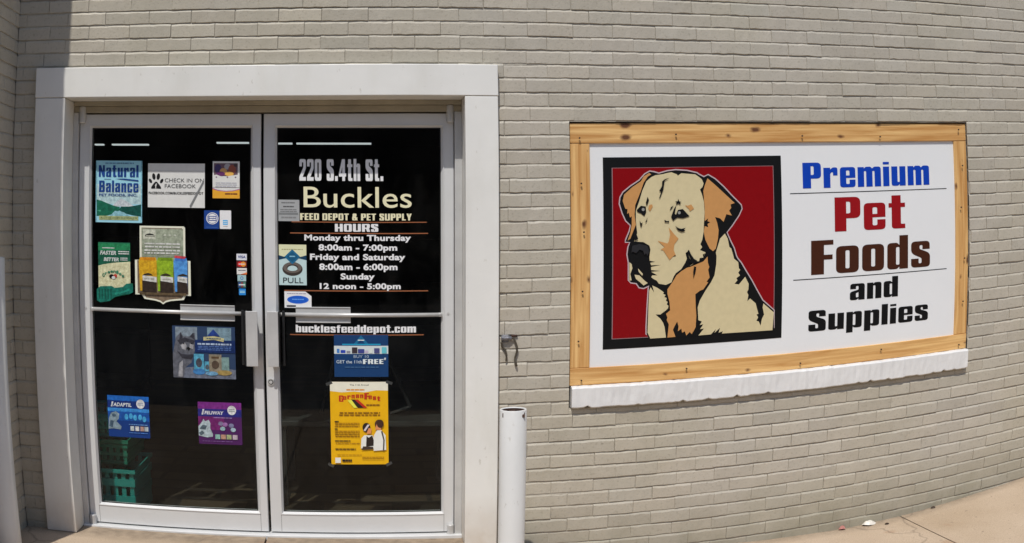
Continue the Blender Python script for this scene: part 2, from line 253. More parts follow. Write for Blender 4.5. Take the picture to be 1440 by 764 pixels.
def concrete():
    m, nt, b = new_mat('tan_concrete')
    N, L = nt.nodes, nt.links
    tc = N.new('ShaderNodeTexCoord')
    n1 = N.new('ShaderNodeTexNoise'); n1.inputs['Scale'].default_value = 1.7; n1.inputs['Detail'].default_value = 8
    n2 = N.new('ShaderNodeTexNoise'); n2.inputs['Scale'].default_value = 190; n2.inputs['Detail'].default_value = 3
    n3 = N.new('ShaderNodeTexNoise'); n3.inputs['Scale'].default_value = 4.3; n3.inputs['Detail'].default_value = 5
    for n in (n1, n2, n3): L.new(tc.outputs['Object'], n.inputs['Vector'])
    r1 = N.new('ShaderNodeValToRGB'); e = r1.color_ramp.elements
    e[0].position = .3; e[1].position = .72
    e[0].color = (.44, .33, .22, 1); e[1].color = (.56, .44, .32, 1)
    L.new(n1.outputs['Fac'], r1.inputs[0])
    r2 = N.new('ShaderNodeValToRGB'); e = r2.color_ramp.elements
    e[0].position = .33; e[1].position = .6; e[0].color = (.74, .72, .70, 1); e[1].color = (1.04, 1.03, 1.02, 1)
    L.new(n2.outputs['Fac'], r2.inputs[0])
    mx = N.new('ShaderNodeMix'); mx.data_type = 'RGBA'; mx.blend_type = 'MULTIPLY'; mx.inputs['Factor'].default_value = .8
    L.new(r1.outputs[0], mx.inputs['A']); L.new(r2.outputs[0], mx.inputs['B'])
    r3 = N.new('ShaderNodeValToRGB'); e = r3.color_ramp.elements
    e[0].position = .63; e[1].position = .74; e[0].color = (0, 0, 0, 1); e[1].color = (.55, .55, .55, 1)
    L.new(n3.outputs['Fac'], r3.inputs[0])
    m2 = N.new('ShaderNodeMix'); m2.data_type = 'RGBA'
    L.new(r3.outputs[0], m2.inputs['Factor']); L.new(mx.outputs['Result'], m2.inputs['A']); m2.inputs['B'].default_value = (.30, .15, .07, 1)
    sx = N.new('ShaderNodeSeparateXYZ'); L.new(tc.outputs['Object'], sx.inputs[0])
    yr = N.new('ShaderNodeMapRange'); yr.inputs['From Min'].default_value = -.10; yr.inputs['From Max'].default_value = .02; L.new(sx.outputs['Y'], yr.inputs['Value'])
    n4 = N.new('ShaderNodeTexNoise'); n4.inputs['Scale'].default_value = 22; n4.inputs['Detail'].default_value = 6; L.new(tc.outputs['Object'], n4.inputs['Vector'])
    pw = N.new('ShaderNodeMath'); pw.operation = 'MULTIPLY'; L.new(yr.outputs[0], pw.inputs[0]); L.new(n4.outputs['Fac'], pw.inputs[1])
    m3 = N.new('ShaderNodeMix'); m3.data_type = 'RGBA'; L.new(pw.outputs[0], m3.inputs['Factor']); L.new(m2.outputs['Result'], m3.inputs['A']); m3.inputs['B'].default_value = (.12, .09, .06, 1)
    vo = N.new('ShaderNodeTexVoronoi'); vo.feature = 'DISTANCE_TO_EDGE'; vo.inputs['Scale'].default_value = .8
    dn = N.new('ShaderNodeMix'); dn.data_type = 'VECTOR'; dn.inputs['Factor'].default_value = .22; L.new(tc.outputs['Object'], dn.inputs['A']); L.new(n3.outputs['Color'], dn.inputs['B']); L.new(dn.outputs['Result'], vo.inputs['Vector'])
    rc = N.new('ShaderNodeValToRGB'); e = rc.color_ramp.elements
    e[0].position = .0; e[0].color = (.55, .55, .55, 1); e[1].position = .006; e[1].color = (0, 0, 0, 1); L.new(vo.outputs['Distance'], rc.inputs[0])
    m4 = N.new('ShaderNodeMix'); m4.data_type = 'RGBA'; L.new(rc.outputs[0], m4.inputs['Factor']); L.new(m3.outputs['Result'], m4.inputs['A']); m4.inputs['B'].default_value = (.16, .12, .085, 1)
    n5 = N.new('ShaderNodeTexNoise'); n5.inputs['Scale'].default_value = 34; n5.inputs['Detail'].default_value = 2; L.new(tc.outputs['Object'], n5.inputs['Vector'])
    r5 = N.new('ShaderNodeValToRGB'); e = r5.color_ramp.elements
    e[0].position = .70; e[0].color = (0, 0, 0, 1); e[1].position = .74; e[1].color = (.5, .5, .5, 1); L.new(n5.outputs['Fac'], r5.inputs[0])
    m5 = N.new('ShaderNodeMix'); m5.data_type = 'RGBA'; L.new(r5.outputs[0], m5.inputs['Factor']); L.new(m4.outputs['Result'], m5.inputs['A']); m5.inputs['B'].default_value = (.15, .11, .08, 1)
    L.new(m5.outputs['Result'], b.inputs['Base Color'])
    b.inputs['Roughness'].default_value = .85
    bp = N.new('ShaderNodeBump'); bp.inputs['Strength'].default_value = .5; bp.inputs['Distance'].default_value = .003
    L.new(n2.outputs['Fac'], bp.inputs['Height']); L.new(bp.outputs[0], b.inputs['Normal'])
    return m
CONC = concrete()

def wood():
    m, nt, b = new_mat('new_pine')
    N, L = nt.nodes, nt.links
    tc = N.new('ShaderNodeTexCoord')
    oi = N.new('ShaderNodeObjectInfo')
    ad = N.new('ShaderNodeVectorMath'); ad.operation = 'ADD'
    sc = N.new('ShaderNodeVectorMath'); sc.operation = 'SCALE'; sc.inputs[0].default_value = (13.7, 5.1, 9.3)
    L.new(oi.outputs['Random'], sc.inputs['Scale'])
    L.new(tc.outputs['Object'], ad.inputs[0]); L.new(sc.outputs[0], ad.inputs[1])
    mp = N.new('ShaderNodeMapping'); mp.inputs['Scale'].default_value = (1.1, 8, 24)
    L.new(ad.outputs[0], mp.inputs[0])
    n = N.new('ShaderNodeTexNoise'); n.inputs['Scale'].default_value = 2.2; n.inputs['Detail'].default_value = 7; n.inputs['Distortion'].default_value = .6
    L.new(mp.outputs[0], n.inputs['Vector'])
    r = N.new('ShaderNodeValToRGB'); e = r.color_ramp.elements
    e[0].position = .34; e[1].position = .68
    e[0].color = (.52, .25, .068, 1); e[1].color = (.80, .50, .195, 1)
    L.new(n.outputs['Fac'], r.inputs[0])
    # knots: stretched cells, dark oval heart with a brown halo
    sp = N.new('ShaderNodeSeparateXYZ'); L.new(ad.outputs[0], sp.inputs[0])
    cb = N.new('ShaderNodeCombineXYZ'); L.new(sp.outputs['X'], cb.inputs[0]); L.new(sp.outputs['Z'], cb.inputs[1])
    mk = N.new('ShaderNodeMapping'); mk.inputs['Scale'].default_value = (5.2, 9.5, 1)
    L.new(cb.outputs[0], mk.inputs[0])
    nz = N.new('ShaderNodeTexNoise'); nz.inputs['Scale'].default_value = 4; nz.inputs['Detail'].default_value = 3
    L.new(mk.outputs[0], nz.inputs['Vector'])
    mm = N.new('ShaderNodeMix'); mm.data_type = 'VECTOR'; mm.inputs['Factor'].default_value = .13
    L.new(mk.outputs[0], mm.inputs['A']); L.new(nz.outputs['Color'], mm.inputs['B'])
    v = N.new('ShaderNodeTexVoronoi'); v.voronoi_dimensions = '2D'; v.inputs['Scale'].default_value = 1.0
    L.new(mm.outputs['Result'], v.inputs['Vector'])
    sc2 = N.new('ShaderNodeSeparateColor'); L.new(v.outputs['Color'], sc2.inputs[0])
    ma = N.new('ShaderNodeMath'); ma.operation = 'MULTIPLY_ADD'; ma.inputs[1].default_value = .16
    L.new(sc2.outputs[0], ma.inputs[0]); L.new(v.outputs['Distance'], ma.inputs[2])
    rk = N.new('ShaderNodeValToRGB'); e = rk.color_ramp.elements
    e[0].position = .065; e[0].color = (1, 1, 1, 1); e[1].position = .155; e[1].color = (0, 0, 0, 1)
    L.new(ma.outputs[0], rk.inputs[0])
    mx = N.new('ShaderNodeMix'); mx.data_type = 'RGBA'
    L.new(rk.outputs[0], mx.inputs['Factor']); L.new(r.outputs[0], mx.inputs['A']); mx.inputs['B'].default_value = (.13, .045, .012, 1)
    L.new(mx.outputs['Result'], b.inputs['Base Color'])
    b.inputs['Roughness'].default_value = .6
    bp = N.new('ShaderNodeBump'); bp.inputs['Strength'].default_value = .25; bp.inputs['Distance'].default_value = .003
    L.new(n.outputs['Fac'], bp.inputs['Height']); L.new(bp.outputs[0], b.inputs['Normal'])
    return m
PINE = wood()

def glass():
    m, nt, b = new_mat('dark_door_glass')
    N, L = nt.nodes, nt.links
    N.remove(b)
    t = N.new('ShaderNodeBsdfTransparent'); t.inputs[0].default_value = (.86, .885, .87, 1)
    g = N.new('ShaderNodeBsdfGlossy'); g.inputs['Roughness'].default_value = .015; g.inputs['Color'].default_value = (.9, .9, .9, 1)
    lw = N.new('ShaderNodeLayerWeight'); lw.inputs['Blend'].default_value = .5
    pw = N.new('ShaderNodeMath'); pw.operation = 'POWER'; pw.inputs[1].default_value = 5
    L.new(lw.outputs['Facing'], pw.inputs[0])
    ma = N.new('ShaderNodeMath'); ma.operation = 'MULTIPLY_ADD'; ma.inputs[1].default_value = .97; ma.inputs[2].default_value = .024
    L.new(pw.outputs[0], ma.inputs[0])
    ge = N.new('ShaderNodeNewGeometry')
    iv = N.new('ShaderNodeMath'); iv.operation = 'SUBTRACT'; iv.inputs[0].default_value = 1; L.new(ge.outputs['Backfacing'], iv.inputs[1])
    f = N.new('ShaderNodeMath'); f.operation = 'MULTIPLY'; L.new(ma.outputs[0], f.inputs[0]); L.new(iv.outputs[0], f.inputs[1])
    mx = N.new('ShaderNodeMixShader')
    L.new(f.outputs[0], mx.inputs[0]); L.new(t.outputs[0], mx.inputs[1]); L.new(g.outputs[0], mx.inputs[2])
    df = N.new('ShaderNodeBsdfDiffuse'); df.inputs[0].default_value = (.6, .58, .54, 1)
    tc = N.new('ShaderNodeTexCoord')
    mp = N.new('ShaderNodeMapping'); mp.inputs['Scale'].default_value = (3, 1, 1.1); mp.inputs['Rotation'].default_value = (0, .5, 0); L.new(tc.outputs['Object'], mp.inputs[0])
    nn = N.new('ShaderNodeTexNoise'); nn.inputs['Scale'].default_value = 3.2; nn.inputs['Detail'].default_value = 9; nn.inputs['Roughness'].default_value = .7; nn.inputs['Distortion'].default_value = .8
    L.new(mp.outputs[0], nn.inputs['Vector'])
    mr = N.new('ShaderNodeMapRange'); mr.inputs['From Min'].default_value = .45; mr.inputs['From Max'].default_value = .85; mr.inputs['To Min'].default_value = .001; mr.inputs['To Max'].default_value = .016
    L.new(nn.outputs['Fac'], mr.inputs['Value'])
    mf = N.new('ShaderNodeMath'); mf.operation = 'MULTIPLY'; L.new(mr.outputs[0], mf.inputs[0]); L.new(iv.outputs[0], mf.inputs[1])
    m2 = N.new('ShaderNodeMixShader'); L.new(mf.outputs[0], m2.inputs[0]); L.new(mx.outputs[0], m2.inputs[1]); L.new(df.outputs[0], m2.inputs[2])
    L.new(m2.outputs[0], N['Material Output'].inputs[0])
    return m
GLASS = glass()

def lamp_mat():
    m, nt, b = new_mat('fluorescent_tube')
    b.inputs['Emission Color'].default_value = (.9, .97, 1, 1)
    b.inputs['Emission Strength'].default_value = .8
    return m
TUBE = lamp_mat()

# ------------------------------------------------------------------ object helpers
def tag(o, label=None, cat=None, group=None, kind=None):
    if label: o['label'] = label
    if cat: o['category'] = cat
    if group: o['group'] = group
    if kind: o['kind'] = kind
    return o

def empty(name, loc, label, cat, group=None):
    o = bpy.data.objects.new(name, None)
    COL.objects.link(o)
    o.location = loc
    o.empty_display_size = .1
    bpy.context.view_layer.update()
    return tag(o, label, cat, group)

class MB:
    """collects faces; build() links them as one mesh object (world coordinates in, origin given)"""
    def __init__(s): s.v = []; s.f = []; s.m = []; s.mats = []
    def mi(s, mat):
        if mat not in s.mats: s.mats.append(mat)
        return s.mats.index(mat)
    def add(s, verts, faces, mat):
        k = len(s.v); i = s.mi(mat)
        s.v += [tuple(v) for v in verts]
        for f in faces: s.f.append([k + q for q in f]); s.m.append(i)
    def box(s, x0, x1, y0, y1, z0, z1, mat, bev=0.):
        if bev <= 0:
            v = [(x, y, z) for x in (x0, x1) for y in (y0, y1) for z in (z0, z1)]
            s.add(v, [(0, 1, 3, 2), (4, 6, 7, 5), (0, 4, 5, 1), (2, 3, 7, 6), (0, 2, 6, 4), (1, 5, 7, 3)], mat)
            return
        bm = bmesh.new()
        bmesh.ops.create_cube(bm, size=1)
        for q in bm.verts:
            q.co = Vector(((x0 + x1) / 2 + q.co.x * (x1 - x0), (y0 + y1) / 2 + q.co.y * (y1 - y0), (z0 + z1) / 2 + q.co.z * (z1 - z0)))
        bmesh.ops.bevel(bm, geom=list(bm.edges), offset=bev, segments=2, profile=.5, affect='EDGES')
        bm.verts.index_update()
        s.add([q.co for q in bm.verts], [[q.index for q in f.verts] for f in bm.faces], mat)
        bm.free()
    def tube(s, pts, r, mat, n=12, caps=True):
        pts = [Vector(p) for p in pts]
        rs = r if isinstance(r, (list, tuple)) else [r] * len(pts)
        rings = []
        up = Vector((0, 0, 1))
        for i, p in enumerate(pts):
            d = (pts[min(i + 1, len(pts) - 1)] - pts[max(i - 1, 0)]).normalized()
            a = d.cross(up)
            if a.length < .01: a = d.cross(Vector((0, 1, 0)))
            a.normalize(); b = d.cross(a)
            rings.append([p + (a * math.cos(t) + b * math.sin(t)) * rs[i] for t in [2 * math.pi * k / n for k in range(n)]])
        v = [q for ring in rings for q in ring]
        f = [(i * n + k, i * n + (k + 1) % n, (i + 1) * n + (k + 1) % n, (i + 1) * n + k) for i in range(len(pts) - 1) for k in range(n)]
        if caps: f += [tuple(range(n))[::-1], tuple((len(pts) - 1) * n + k for k in range(n))]
        s.add(v, f, mat)
    def lathe(s, prof, cx, cy, mat, n=40):
        v = []; f = []
        for (r, z) in prof:
            v += [(cx + r * math.cos(2 * math.pi * k / n), cy + r * math.sin(2 * math.pi * k / n), z) for k in range(n)]
        for i in range(len(prof) - 1):
            f += [(i * n + k, i * n + (k + 1) % n, (i + 1) * n + (k + 1) % n, (i + 1) * n + k) for k in range(n)]
        s.add(v, f, mat)
    def build(s, name, parent=None, origin=(0, 0, 0), smooth=False, tone=None):
        me = bpy.data.meshes.new(name)
        o3 = Vector(origin)
        me.from_pydata([tuple(Vector(v) - o3) for v in s.v], [], s.f)
        for m in s.mats: me.materials.append(m)
        me.polygons.foreach_set('material_index', s.m)
        if smooth: me.polygons.foreach_set('use_smooth', [True] * len(s.f))
        if tone:
            at = me.color_attributes.new('tone', 'FLOAT_COLOR', 'POINT')
            flat = []
            for t in tone: flat += [t[0], t[1], t[2], 1.]
            at.data.foreach_set('color', flat)
        me.update()
        ob = bpy.data.objects.new(name, me)
        COL.objects.link(ob)
        if parent:
            ob.parent = parent
            pm = parent.matrix_world.translation if not parent.parent else parent.matrix_world.translation
            ob.location = o3 - pm
        else:
            ob.location = o3
        bpy.context.view_layer.update()
        return ob

def thing_box(name, boxes, mat, parent, bev=.0015):
    mb = MB()
    for b in boxes: mb.box(*b, mat, bev)
    c = [(min(b[2 * i] for b in boxes) + max(b[2 * i + 1] for b in boxes)) / 2 for i in range(3)]
    return mb.build(name, parent, c)

# ------------------------------------------------------------------ flat printed art (stickers, lettering, the dog picture)
_fc = {}
def font_mesh(txt, bold):
    k = (txt, bold)
    if k in _fc: return _fc[k]
    cu = bpy.data.curves.new('t', 'FONT'); cu.body = txt; cu.size = 1; cu.offset = bold; cu.resolution_u = 4
    cu.space_character = 1.0 + bold * 1.2
    ob = bpy.data.objects.new('t', cu); COL.objects.link(ob)
    dg = bpy.context.evaluated_depsgraph_get()
    me = ob.evaluated_get(dg).to_mesh()
    v = [(q.co.x, q.co.y) for q in me.vertices]; f = [list(p.vertices) for p in me.polygons]
    ob.evaluated_get(dg).to_mesh_clear()
    bpy.data.objects.remove(ob); bpy.data.curves.remove(cu)
    _fc[k] = (v, f)
    return _fc[k]
CAP = max(y for x, y in font_mesh('H', 0)[0])

def round_poly(pts):
    """points (x,y) or (x,y,r): corners with r are rounded"""
    out = []
    n = len(pts)
    for i, p in enumerate(pts):
        if len(p) < 3 or p[2] <= 0:
            out.append((p[0], p[1])); continue
        a = Vector(pts[i - 1][:2]); b = Vector(p[:2]); c = Vector(pts[(i + 1) % n][:2])
        da = (a - b); dc = (c - b)
        r = min(p[2], da.length * .5, dc.length * .5)
        s = b + da.normalized() * r; e = b + dc.normalized() * r
        for k in range(6):
            t = k / 5
            q = s * (1 - t) ** 2 + b * 2 * t * (1 - t) + e * t * t
            out.append((q.x, q.y))
    return out

def tess(loops):
    vv = [p for l in loops for p in l]
    tr = tessellate_polygon([[Vector((x, y, 0)) for x, y in l] for l in loops])
    return vv, [list(t) for t in tr]

class Art:
    """2-D layers in a rectangle x0,z0,x1,z1 of a plane y; every layer a hair in front of the one before"""
    def __init__(s, x0, z0, x1, z1, y, base=None, corner=0., thick=.0008, step=.00016, shape=None):
        s.r = (x0, z0, x1, z1); s.y = y - thick; s.k = 0; s.step = step; s.mb = MB()
        if base is not None:
            sh = shape or [(0, 0, corner), (1, 0, corner), (1, 1, corner), (0, 1, corner)]
            w, h = x1 - x0, z1 - z0
            pl = round_poly([(x0 + p[0] * w, z0 + p[1] * h, p[2] if len(p) > 2 else 0) for p in sh])
            v, f = tess([pl])
            n = len(v)
            V = [(x, y - thick, z) for x, z in v] + [(x, y, z) for x, z in v]
            F = f + [[q + n for q in t][::-1] for t in f] + [[i, (i + 1) % n, (i + 1) % n + n, i + n] for i in range(n)]
            s.mb.add(V, F, base)
    def xy(s, p):
        x0, z0, x1, z1 = s.r
        return x0 + p[0] * (x1 - x0), z0 + p[1] * (z1 - z0)
    def put(s, v, f, mat, bump=True):
        if bump: s.k += 1
        y = s.y - s.k * s.step
        s.mb.add([(x, y, z) for x, z in v], f, mat)
    def poly(s, pts, mat, world=False, holes=()):
        if not world: pts = [(*s.xy(p), *( [p[2]] if len(p) > 2 else [])) for p in pts]
        v, f = tess([round_poly(pts)] + [round_poly(h) for h in holes])
        s.put(v, f, mat)
    def rect(s, a, b, c, d, mat, r=0.): s.poly([(a, b, r), (c, b, r), (c, d, r), (a, d, r)], mat)
    def ell(s, cx, cy, rx, ry, mat, rot=0., n=26, ring=0.):
        def lp(k):
            o = []
            for i in range(n):
                t = 2 * math.pi * i / n
                ex, ey = rx * k * math.cos(t), ry * k * math.sin(t)
                o.append(s.xy((cx + ex * math.cos(rot) - ey * math.sin(rot), cy + ex * math.sin(rot) + ey * math.cos(rot))))
            return o
        v, f = tess([lp(1)] + ([lp(ring)] if ring else []))
        s.put(v, f, mat)
    def text(s, txt, x0, x1, base, cap, mat, bold=.0, world=False, slant=0.):
        v, f = font_mesh(txt, bold)
        a = min(x for x, y in v); b = max(x for x, y in v)
        if not world:
            (x0, base_), (x1, top) = s.xy((x0, base)), s.xy((x1, base + cap)); cap = top - base_; base = base_
        kx = (x1 - x0) / (b - a); ky = cap / (CAP + 2 * bold)
        s.put([(x0 + (x - a) * kx + slant * (y + bold) * ky, base + (y + bold) * ky) for x, y in v], f, mat)
    def bars(s, x0, x1, y0, y1, n, mat, seed=1, duty=.5, words=6):
        """lines of print too small to read"""
        g = random.Random(seed)
        V = []; F = []
        for i in range(n):
            yy = y1 - (i + .5) * (y1 - y0) / n
            h = (y1 - y0) / n * duty / 2
            x = x0 + g.random() * .03 * (x1 - x0)
            while x < x1 - .02 * (x1 - x0):
                w = (x1 - x0) / words * (.4 + .9 * g.random())
                e = min(x + w, x1)
                k = len(V)
                V += [s.xy((x, yy - h)), s.xy((e, yy - h)), s.xy((e, yy + h)), s.xy((x, yy + h))]; F.append([k, k + 1, k + 2, k + 3])
                x = e + (x1 - x0) * .022
        s.put(V, F, mat)
    def build(s, name, parent=None):
        x0, z0, x1, z1 = s.r
        return s.mb.build(name, parent, ((x0 + x1) / 2, s.y, (z0 + z1) / 2))

# heavy condensed letters of the sign, drawn as outlines (x-height .8, capital 1)
r = .12
G = {
 'P': (.64, [[(0, 0), (.285, 0), (.285, .375), (.64, .375, .16), (.64, 1, .16), (0, 1)], [(.285, .52), (.285, .865), (.385, .865, .05), (.385, .52, .05)]]),
 'F': (.52, [[(0, 0), (.31, 0), (.31, .43), (.52, .43), (.52, .57), (.31, .57), (.31, .86), (.54, .86), (.54, 1), (0, 1)]]),
 'S': (.60, [[(0, 0, r), (.60, 0, r), (.60, .52, .14), (.27, .70, .05), (.27, .86, .05), (.36, .86, .04), (.36, .70), (.59, .70), (.59, 1, r), (0, 1, r), (0, .56, .14), (.33, .34, .05), (.33, .14, .05), (.24, .14, .04), (.24, .33), (0, .33)]]),
 'r': (.50, [[(0, 0), (.24, 0), (.24, .56, .05), (.30, .62, .04), (.34, .60), (.34, .48), (.50, .48), (.50, .80, .10), (.33, .80, .04), (.24, .72), (.24, .79), (0, .79)]]),
 'e': (.56, [[(0, 0, r), (.56, 0, r), (.56, .30), (.345, .30), (.345, .13, .04), (.225, .13, .04), (.225, .37), (.56, .37), (.56, .80, r), (0, .80, r)], [(.225, .47), (.225, .67, .04), (.345, .67, .04), (.345, .47)]]),
 'm': (.87, [[(0, 0), (.235, 0), (.235, .63, .03), (.315, .63, .03), (.315, 0), (.55, 0), (.55, .63, .03), (.63, .63, .03), (.63, 0), (.87, 0), (.87, .80, .11), (.62, .80, .04), (.54, .73), (.48, .80, .04), (.30, .80, .04), (.235, .73), (.235, .79), (0, .79)]]),
 'i': (.235, [[(0, 0), (.235, 0), (.235, .79), (0, .79)], None, [(0, .88), (.235, .88), (.235, .98), (0, .98)]]),
 'u': (.55, [[(0, .79), (0, 0, .11), (.25, 0, .04), (.315, .07), (.315, 0), (.55, 0), (.55, .79), (.315, .79), (.315, .15, .04), (.235, .15, .04), (.235, .79)]]),
 'n': (.55, [[(0, 0), (.235, 0), (.235, .65, .04), (.315, .65, .04), (.315, 0), (.55, 0), (.55, .80, .11), (.30, .80, .04), (.235, .73), (.235, .79), (0, .79)]]),
 't': (.44, [[(.08, 0, .10), (.44, 0), (.44, .135), (.325, .135, .03), (.325, .64), (.44, .64), (.44, .77), (.325, .77), (.325, 1.0), (.08, 1.0), (.08, .77), (0, .77), (0, .64), (.08, .64)]]),
 'o': (.57, [[(0, 0, .15), (.57, 0, .15), (.57, .80, .15), (0, .80, .15)], [(.235, .13, .04), (.235, .67, .04), (.335, .67, .04), (.335, .13, .04)]]),
 'd': (.56, [[(0, 0, r), (.26, 0, .04), (.325, .07), (.325, 0), (.56, 0), (.56, 1.02), (.325, 1.02), (.325, .73), (.26, .80, .04), (0, .80, r)], [(.235, .13, .04), (.235, .67, .04), (.325, .67, .03), (.325, .13, .03)]]),
 's': (.53, [[(0, 0, r), (.53, 0, r), (.53, .42, .12), (.235, .56, .04), (.235, .68, .04), (.315, .68, .03), (.315, .55), (.52, .55), (.52, .80, r), (0, .80, r), (0, .44, .12), (.29, .28, .04), (.29, .12, .04), (.21, .12, .03), (.21, .27), (0, .27)]]),
 'a': (.55, [[(0, 0, .1), (.24, 0, .04), (.315, .07), (.315, 0), (.55, 0), (.55, .80, r), (.01, .80, r), (.01, .54), (.225, .54), (.225, .68, .03), (.315, .68, .03), (.315, .50, .03), (0, .40, .1)], [(.225, .13, .03), (.225, .33), (.315, .38), (.315, .13, .03)]]),
 'p': (.56, [[(0, -.22), (.235, -.22), (.235, .06), (.30, 0, .04), (.56, 0, r), (.56, .80, r), (.30, .80, .04), (.235, .73), (.235, .79), (0, .79)], [(.235, .13, .03), (.235, .67, .03), (.325, .67, .04), (.325, .13, .04)]]),
 'l': (.235, [[(0, 0), (.235, 0), (.235, 1.02), (0, 1.02)]]),
 'b': (.56, [[(0, 0), (.235, 0), (.235, .07), (.30, 0, .04), (.56, 0, r), (.56, .80, r), (.30, .80, .04), (.235, .73), (.235, 1.02), (0, 1.02)], [(.235, .13, .03), (.235, .67, .03), (.325, .67, .04), (.325, .13, .04)]]),
 'N': (.66, [[(0, 0), (.22, 0), (.22, .52), (.42, 0), (.66, 0), (.66, 1), (.44, 1), (.44, .50), (.24, 1), (0, 1)]]),
 'B': (.64, [[(0, 0), (.64, 0, .14), (.64, .50, .12), (.58, .54), (.62, .60, .04), (.62, 1, .14), (0, 1)], [(.25, .15), (.25, .43), (.40, .43, .05), (.40, .15, .05)], [(.25, .60), (.25, .85), (.39, .85, .05), (.39, .60, .05)]]),
 'c': (.53, [[(0, 0, r), (.53, 0, r), (.53, .30), (.315, .30), (.315, .13, .04), (.225, .13, .04), (.225, .67, .04), (.315, .67, .04), (.315, .50), (.53, .50), (.53, .80, r), (0, .80, r)]]),
 'k': (.57, [[(0, 0), (.235, 0), (.235, .26), (.33, 0), (.58, 0), (.44, .42), (.57, .79), (.34, .79), (.235, .52), (.235, 1.02), (0, 1.02)]]),
 'f': (.40, [[(.07, 0), (.305, 0), (.305, .64), (.40, .64), (.40, .78), (.305, .78), (.305, .88, .03), (.40, .88), (.40, 1.02), (.07, 1.02, .1), (.07, .78), (0, .78), (0, .64), (.07, .64)]]),
 'h': (.55, [[(0, 0), (.235, 0), (.235, .65, .04), (.315, .65, .04), (.315, 0), (.55, 0), (.55, .80, .11), (.30, .80, .04), (.235, .73), (.235, 1.02), (0, 1.02)]]),
 'G': (.64, [[(0, 0, r), (.64, 0), (.64, .54), (.34, .54), (.34, .40), (.40, .40), (.40, .15, .04), (.27, .15, .05), (.27, .85, .05), (.38, .85, .04), (.38, .66), (.64, .66), (.64, 1, r), (0, 1, r)]]),
 'H': (.66, [[(0, 0), (.25, 0), (.25, .41), (.41, .41), (.41, 0), (.66, 0), (.66, 1), (.41, 1), (.41, .58), (.25, .58), (.25, 1), (0, 1)]]),
 'O': (.66, [[(0, 0, .15), (.66, 0, .15), (.66, 1, .15), (0, 1, .15)], [(.25, .16, .05), (.25, .84, .05), (.41, .84, .05), (.41, .16, .05)]]),
 'U': (.66, [[(0, 1), (0, 0, .15), (.66, 0, .15), (.66, 1), (.41, 1), (.41, .15, .05), (.25, .15, .05), (.25, 1)]]),
 'R': (.66, [[(0, 0), (.25, 0), (.25, .38), (.34, .38), (.42, 0), (.68, 0), (.58, .44), (.65, .52, .05), (.65, 1, .14), (0, 1)], [(.25, .54), (.25, .85), (.40, .85, .05), (.40, .54, .05)]]),
 'E': (.52, [[(0, 0), (.52, 0), (.52, .16), (.25, .16), (.25, .42), (.49, .42), (.49, .58), (.25, .58), (.25, .84), (.52, .84), (.52, 1), (0, 1)]]),
 'D': (.66, [[(0, 0), (.66, 0, .16), (.66, 1, .16), (0, 1)], [(.25, .16), (.25, .84), (.41, .84, .06), (.41, .16, .06)]]),
 'T': (.60, [[(.175, 0), (.425, 0), (.425, .83), (.60, .83), (.60, 1), (0, 1), (0, .83), (.175, .83)]]),
 'Y': (.68, [[(.215, 0), (.465, 0), (.465, .38), (.68, 1), (.42, 1), (.34, .66), (.26, 1), (0, 1), (.215, .38)]]),
 'L': (.50, [[(0, 0), (.50, 0), (.50, .17), (.25, .17), (.25, 1), (0, 1)]]),
 '&': (.70, [[(0, 0, r), (.52, 0), (.57, .08), (.60, 0), (.72, 0), (.64, .22), (.70, .44), (.56, .44), (.48, .52), (.56, .64), (.56, 1, r), (.06, 1, r), (.06, .62, .06), (0, .46, .06)], [(.22, .14, .04), (.22, .38, .04), (.40, .16, .03)]]),
 '2': (.56, [[(0, 0), (.56, 0), (.56, .17), (.28, .17), (.56, .56, .05), (.56, 1, .14), (0, 1, .14), (0, .66), (.22, .66), (.22, .85, .04), (.34, .85, .04), (.34, .62, .04), (0, .18)]]),
 '0': (.56, [[(0, 0, .15), (.56, 0, .15), (.56, 1, .15), (0, 1, .15)], [(.22, .15, .05), (.22, .85, .05), (.34, .85, .05), (.34, .15, .05)]]),
 '4': (.60, [[(.28, 0), (.51, 0), (.51, .20), (.60, .20), (.60, .36), (.51, .36), (.51, 1), (.26, 1), (0, .36), (0, .20), (.28, .20)], [(.17, .36), (.28, .64), (.28, .36)]]),
 '.': (.235, [[(0, 0), (.235, 0), (.235, .22), (0, .22)]]),
 ' ': (.26, []),
}

def heavy(a, word, x0, x1, base, cap, mat, gap=.085, slant=0.):
    """set a word in the heavy block letters into art a (metres)"""
    tot = sum(G[c][0] for c in word) + gap * (len(word) - 1)
    kx = (x1 - x0) / tot
    x = x0
    V = []; F = []
    for c in word:
        w, loops = G[c]
        groups = [[]]
        for l in loops:
            if l is None: groups.append([])
            else: groups[-1].append(l)
        for gr in groups:
            if not gr: continue
            ls = [[(x + p[0] * kx + slant * p[1] * cap, base + p[1] * cap) for p in round_poly(l)] for l in gr]
            v, f = tess(ls)
            k = len(V)
            V += v; F += [[q + k for q in t] for t in f]
        x += (w + gap) * kx
    a.put(V, F, mat)

# ------------------------------------------------------------------ ground, sidewalk, road
def zg(x):
    pts = [(-6, .149), (-.2, .147), (.45, .138), (1.05, .075), (1.7, .016), (2.3, -.001), (2.7, .006), (3.58, .053), (5, .10), (9, .13)]
    if x <= pts[0][0]: return pts[0][1]
    for (a, b), (c, d) in zip(pts, pts[1:]):
        if x <= c:
            t = (x - a) / (c - a); return b + (d - b) * t
    return pts[-1][1]

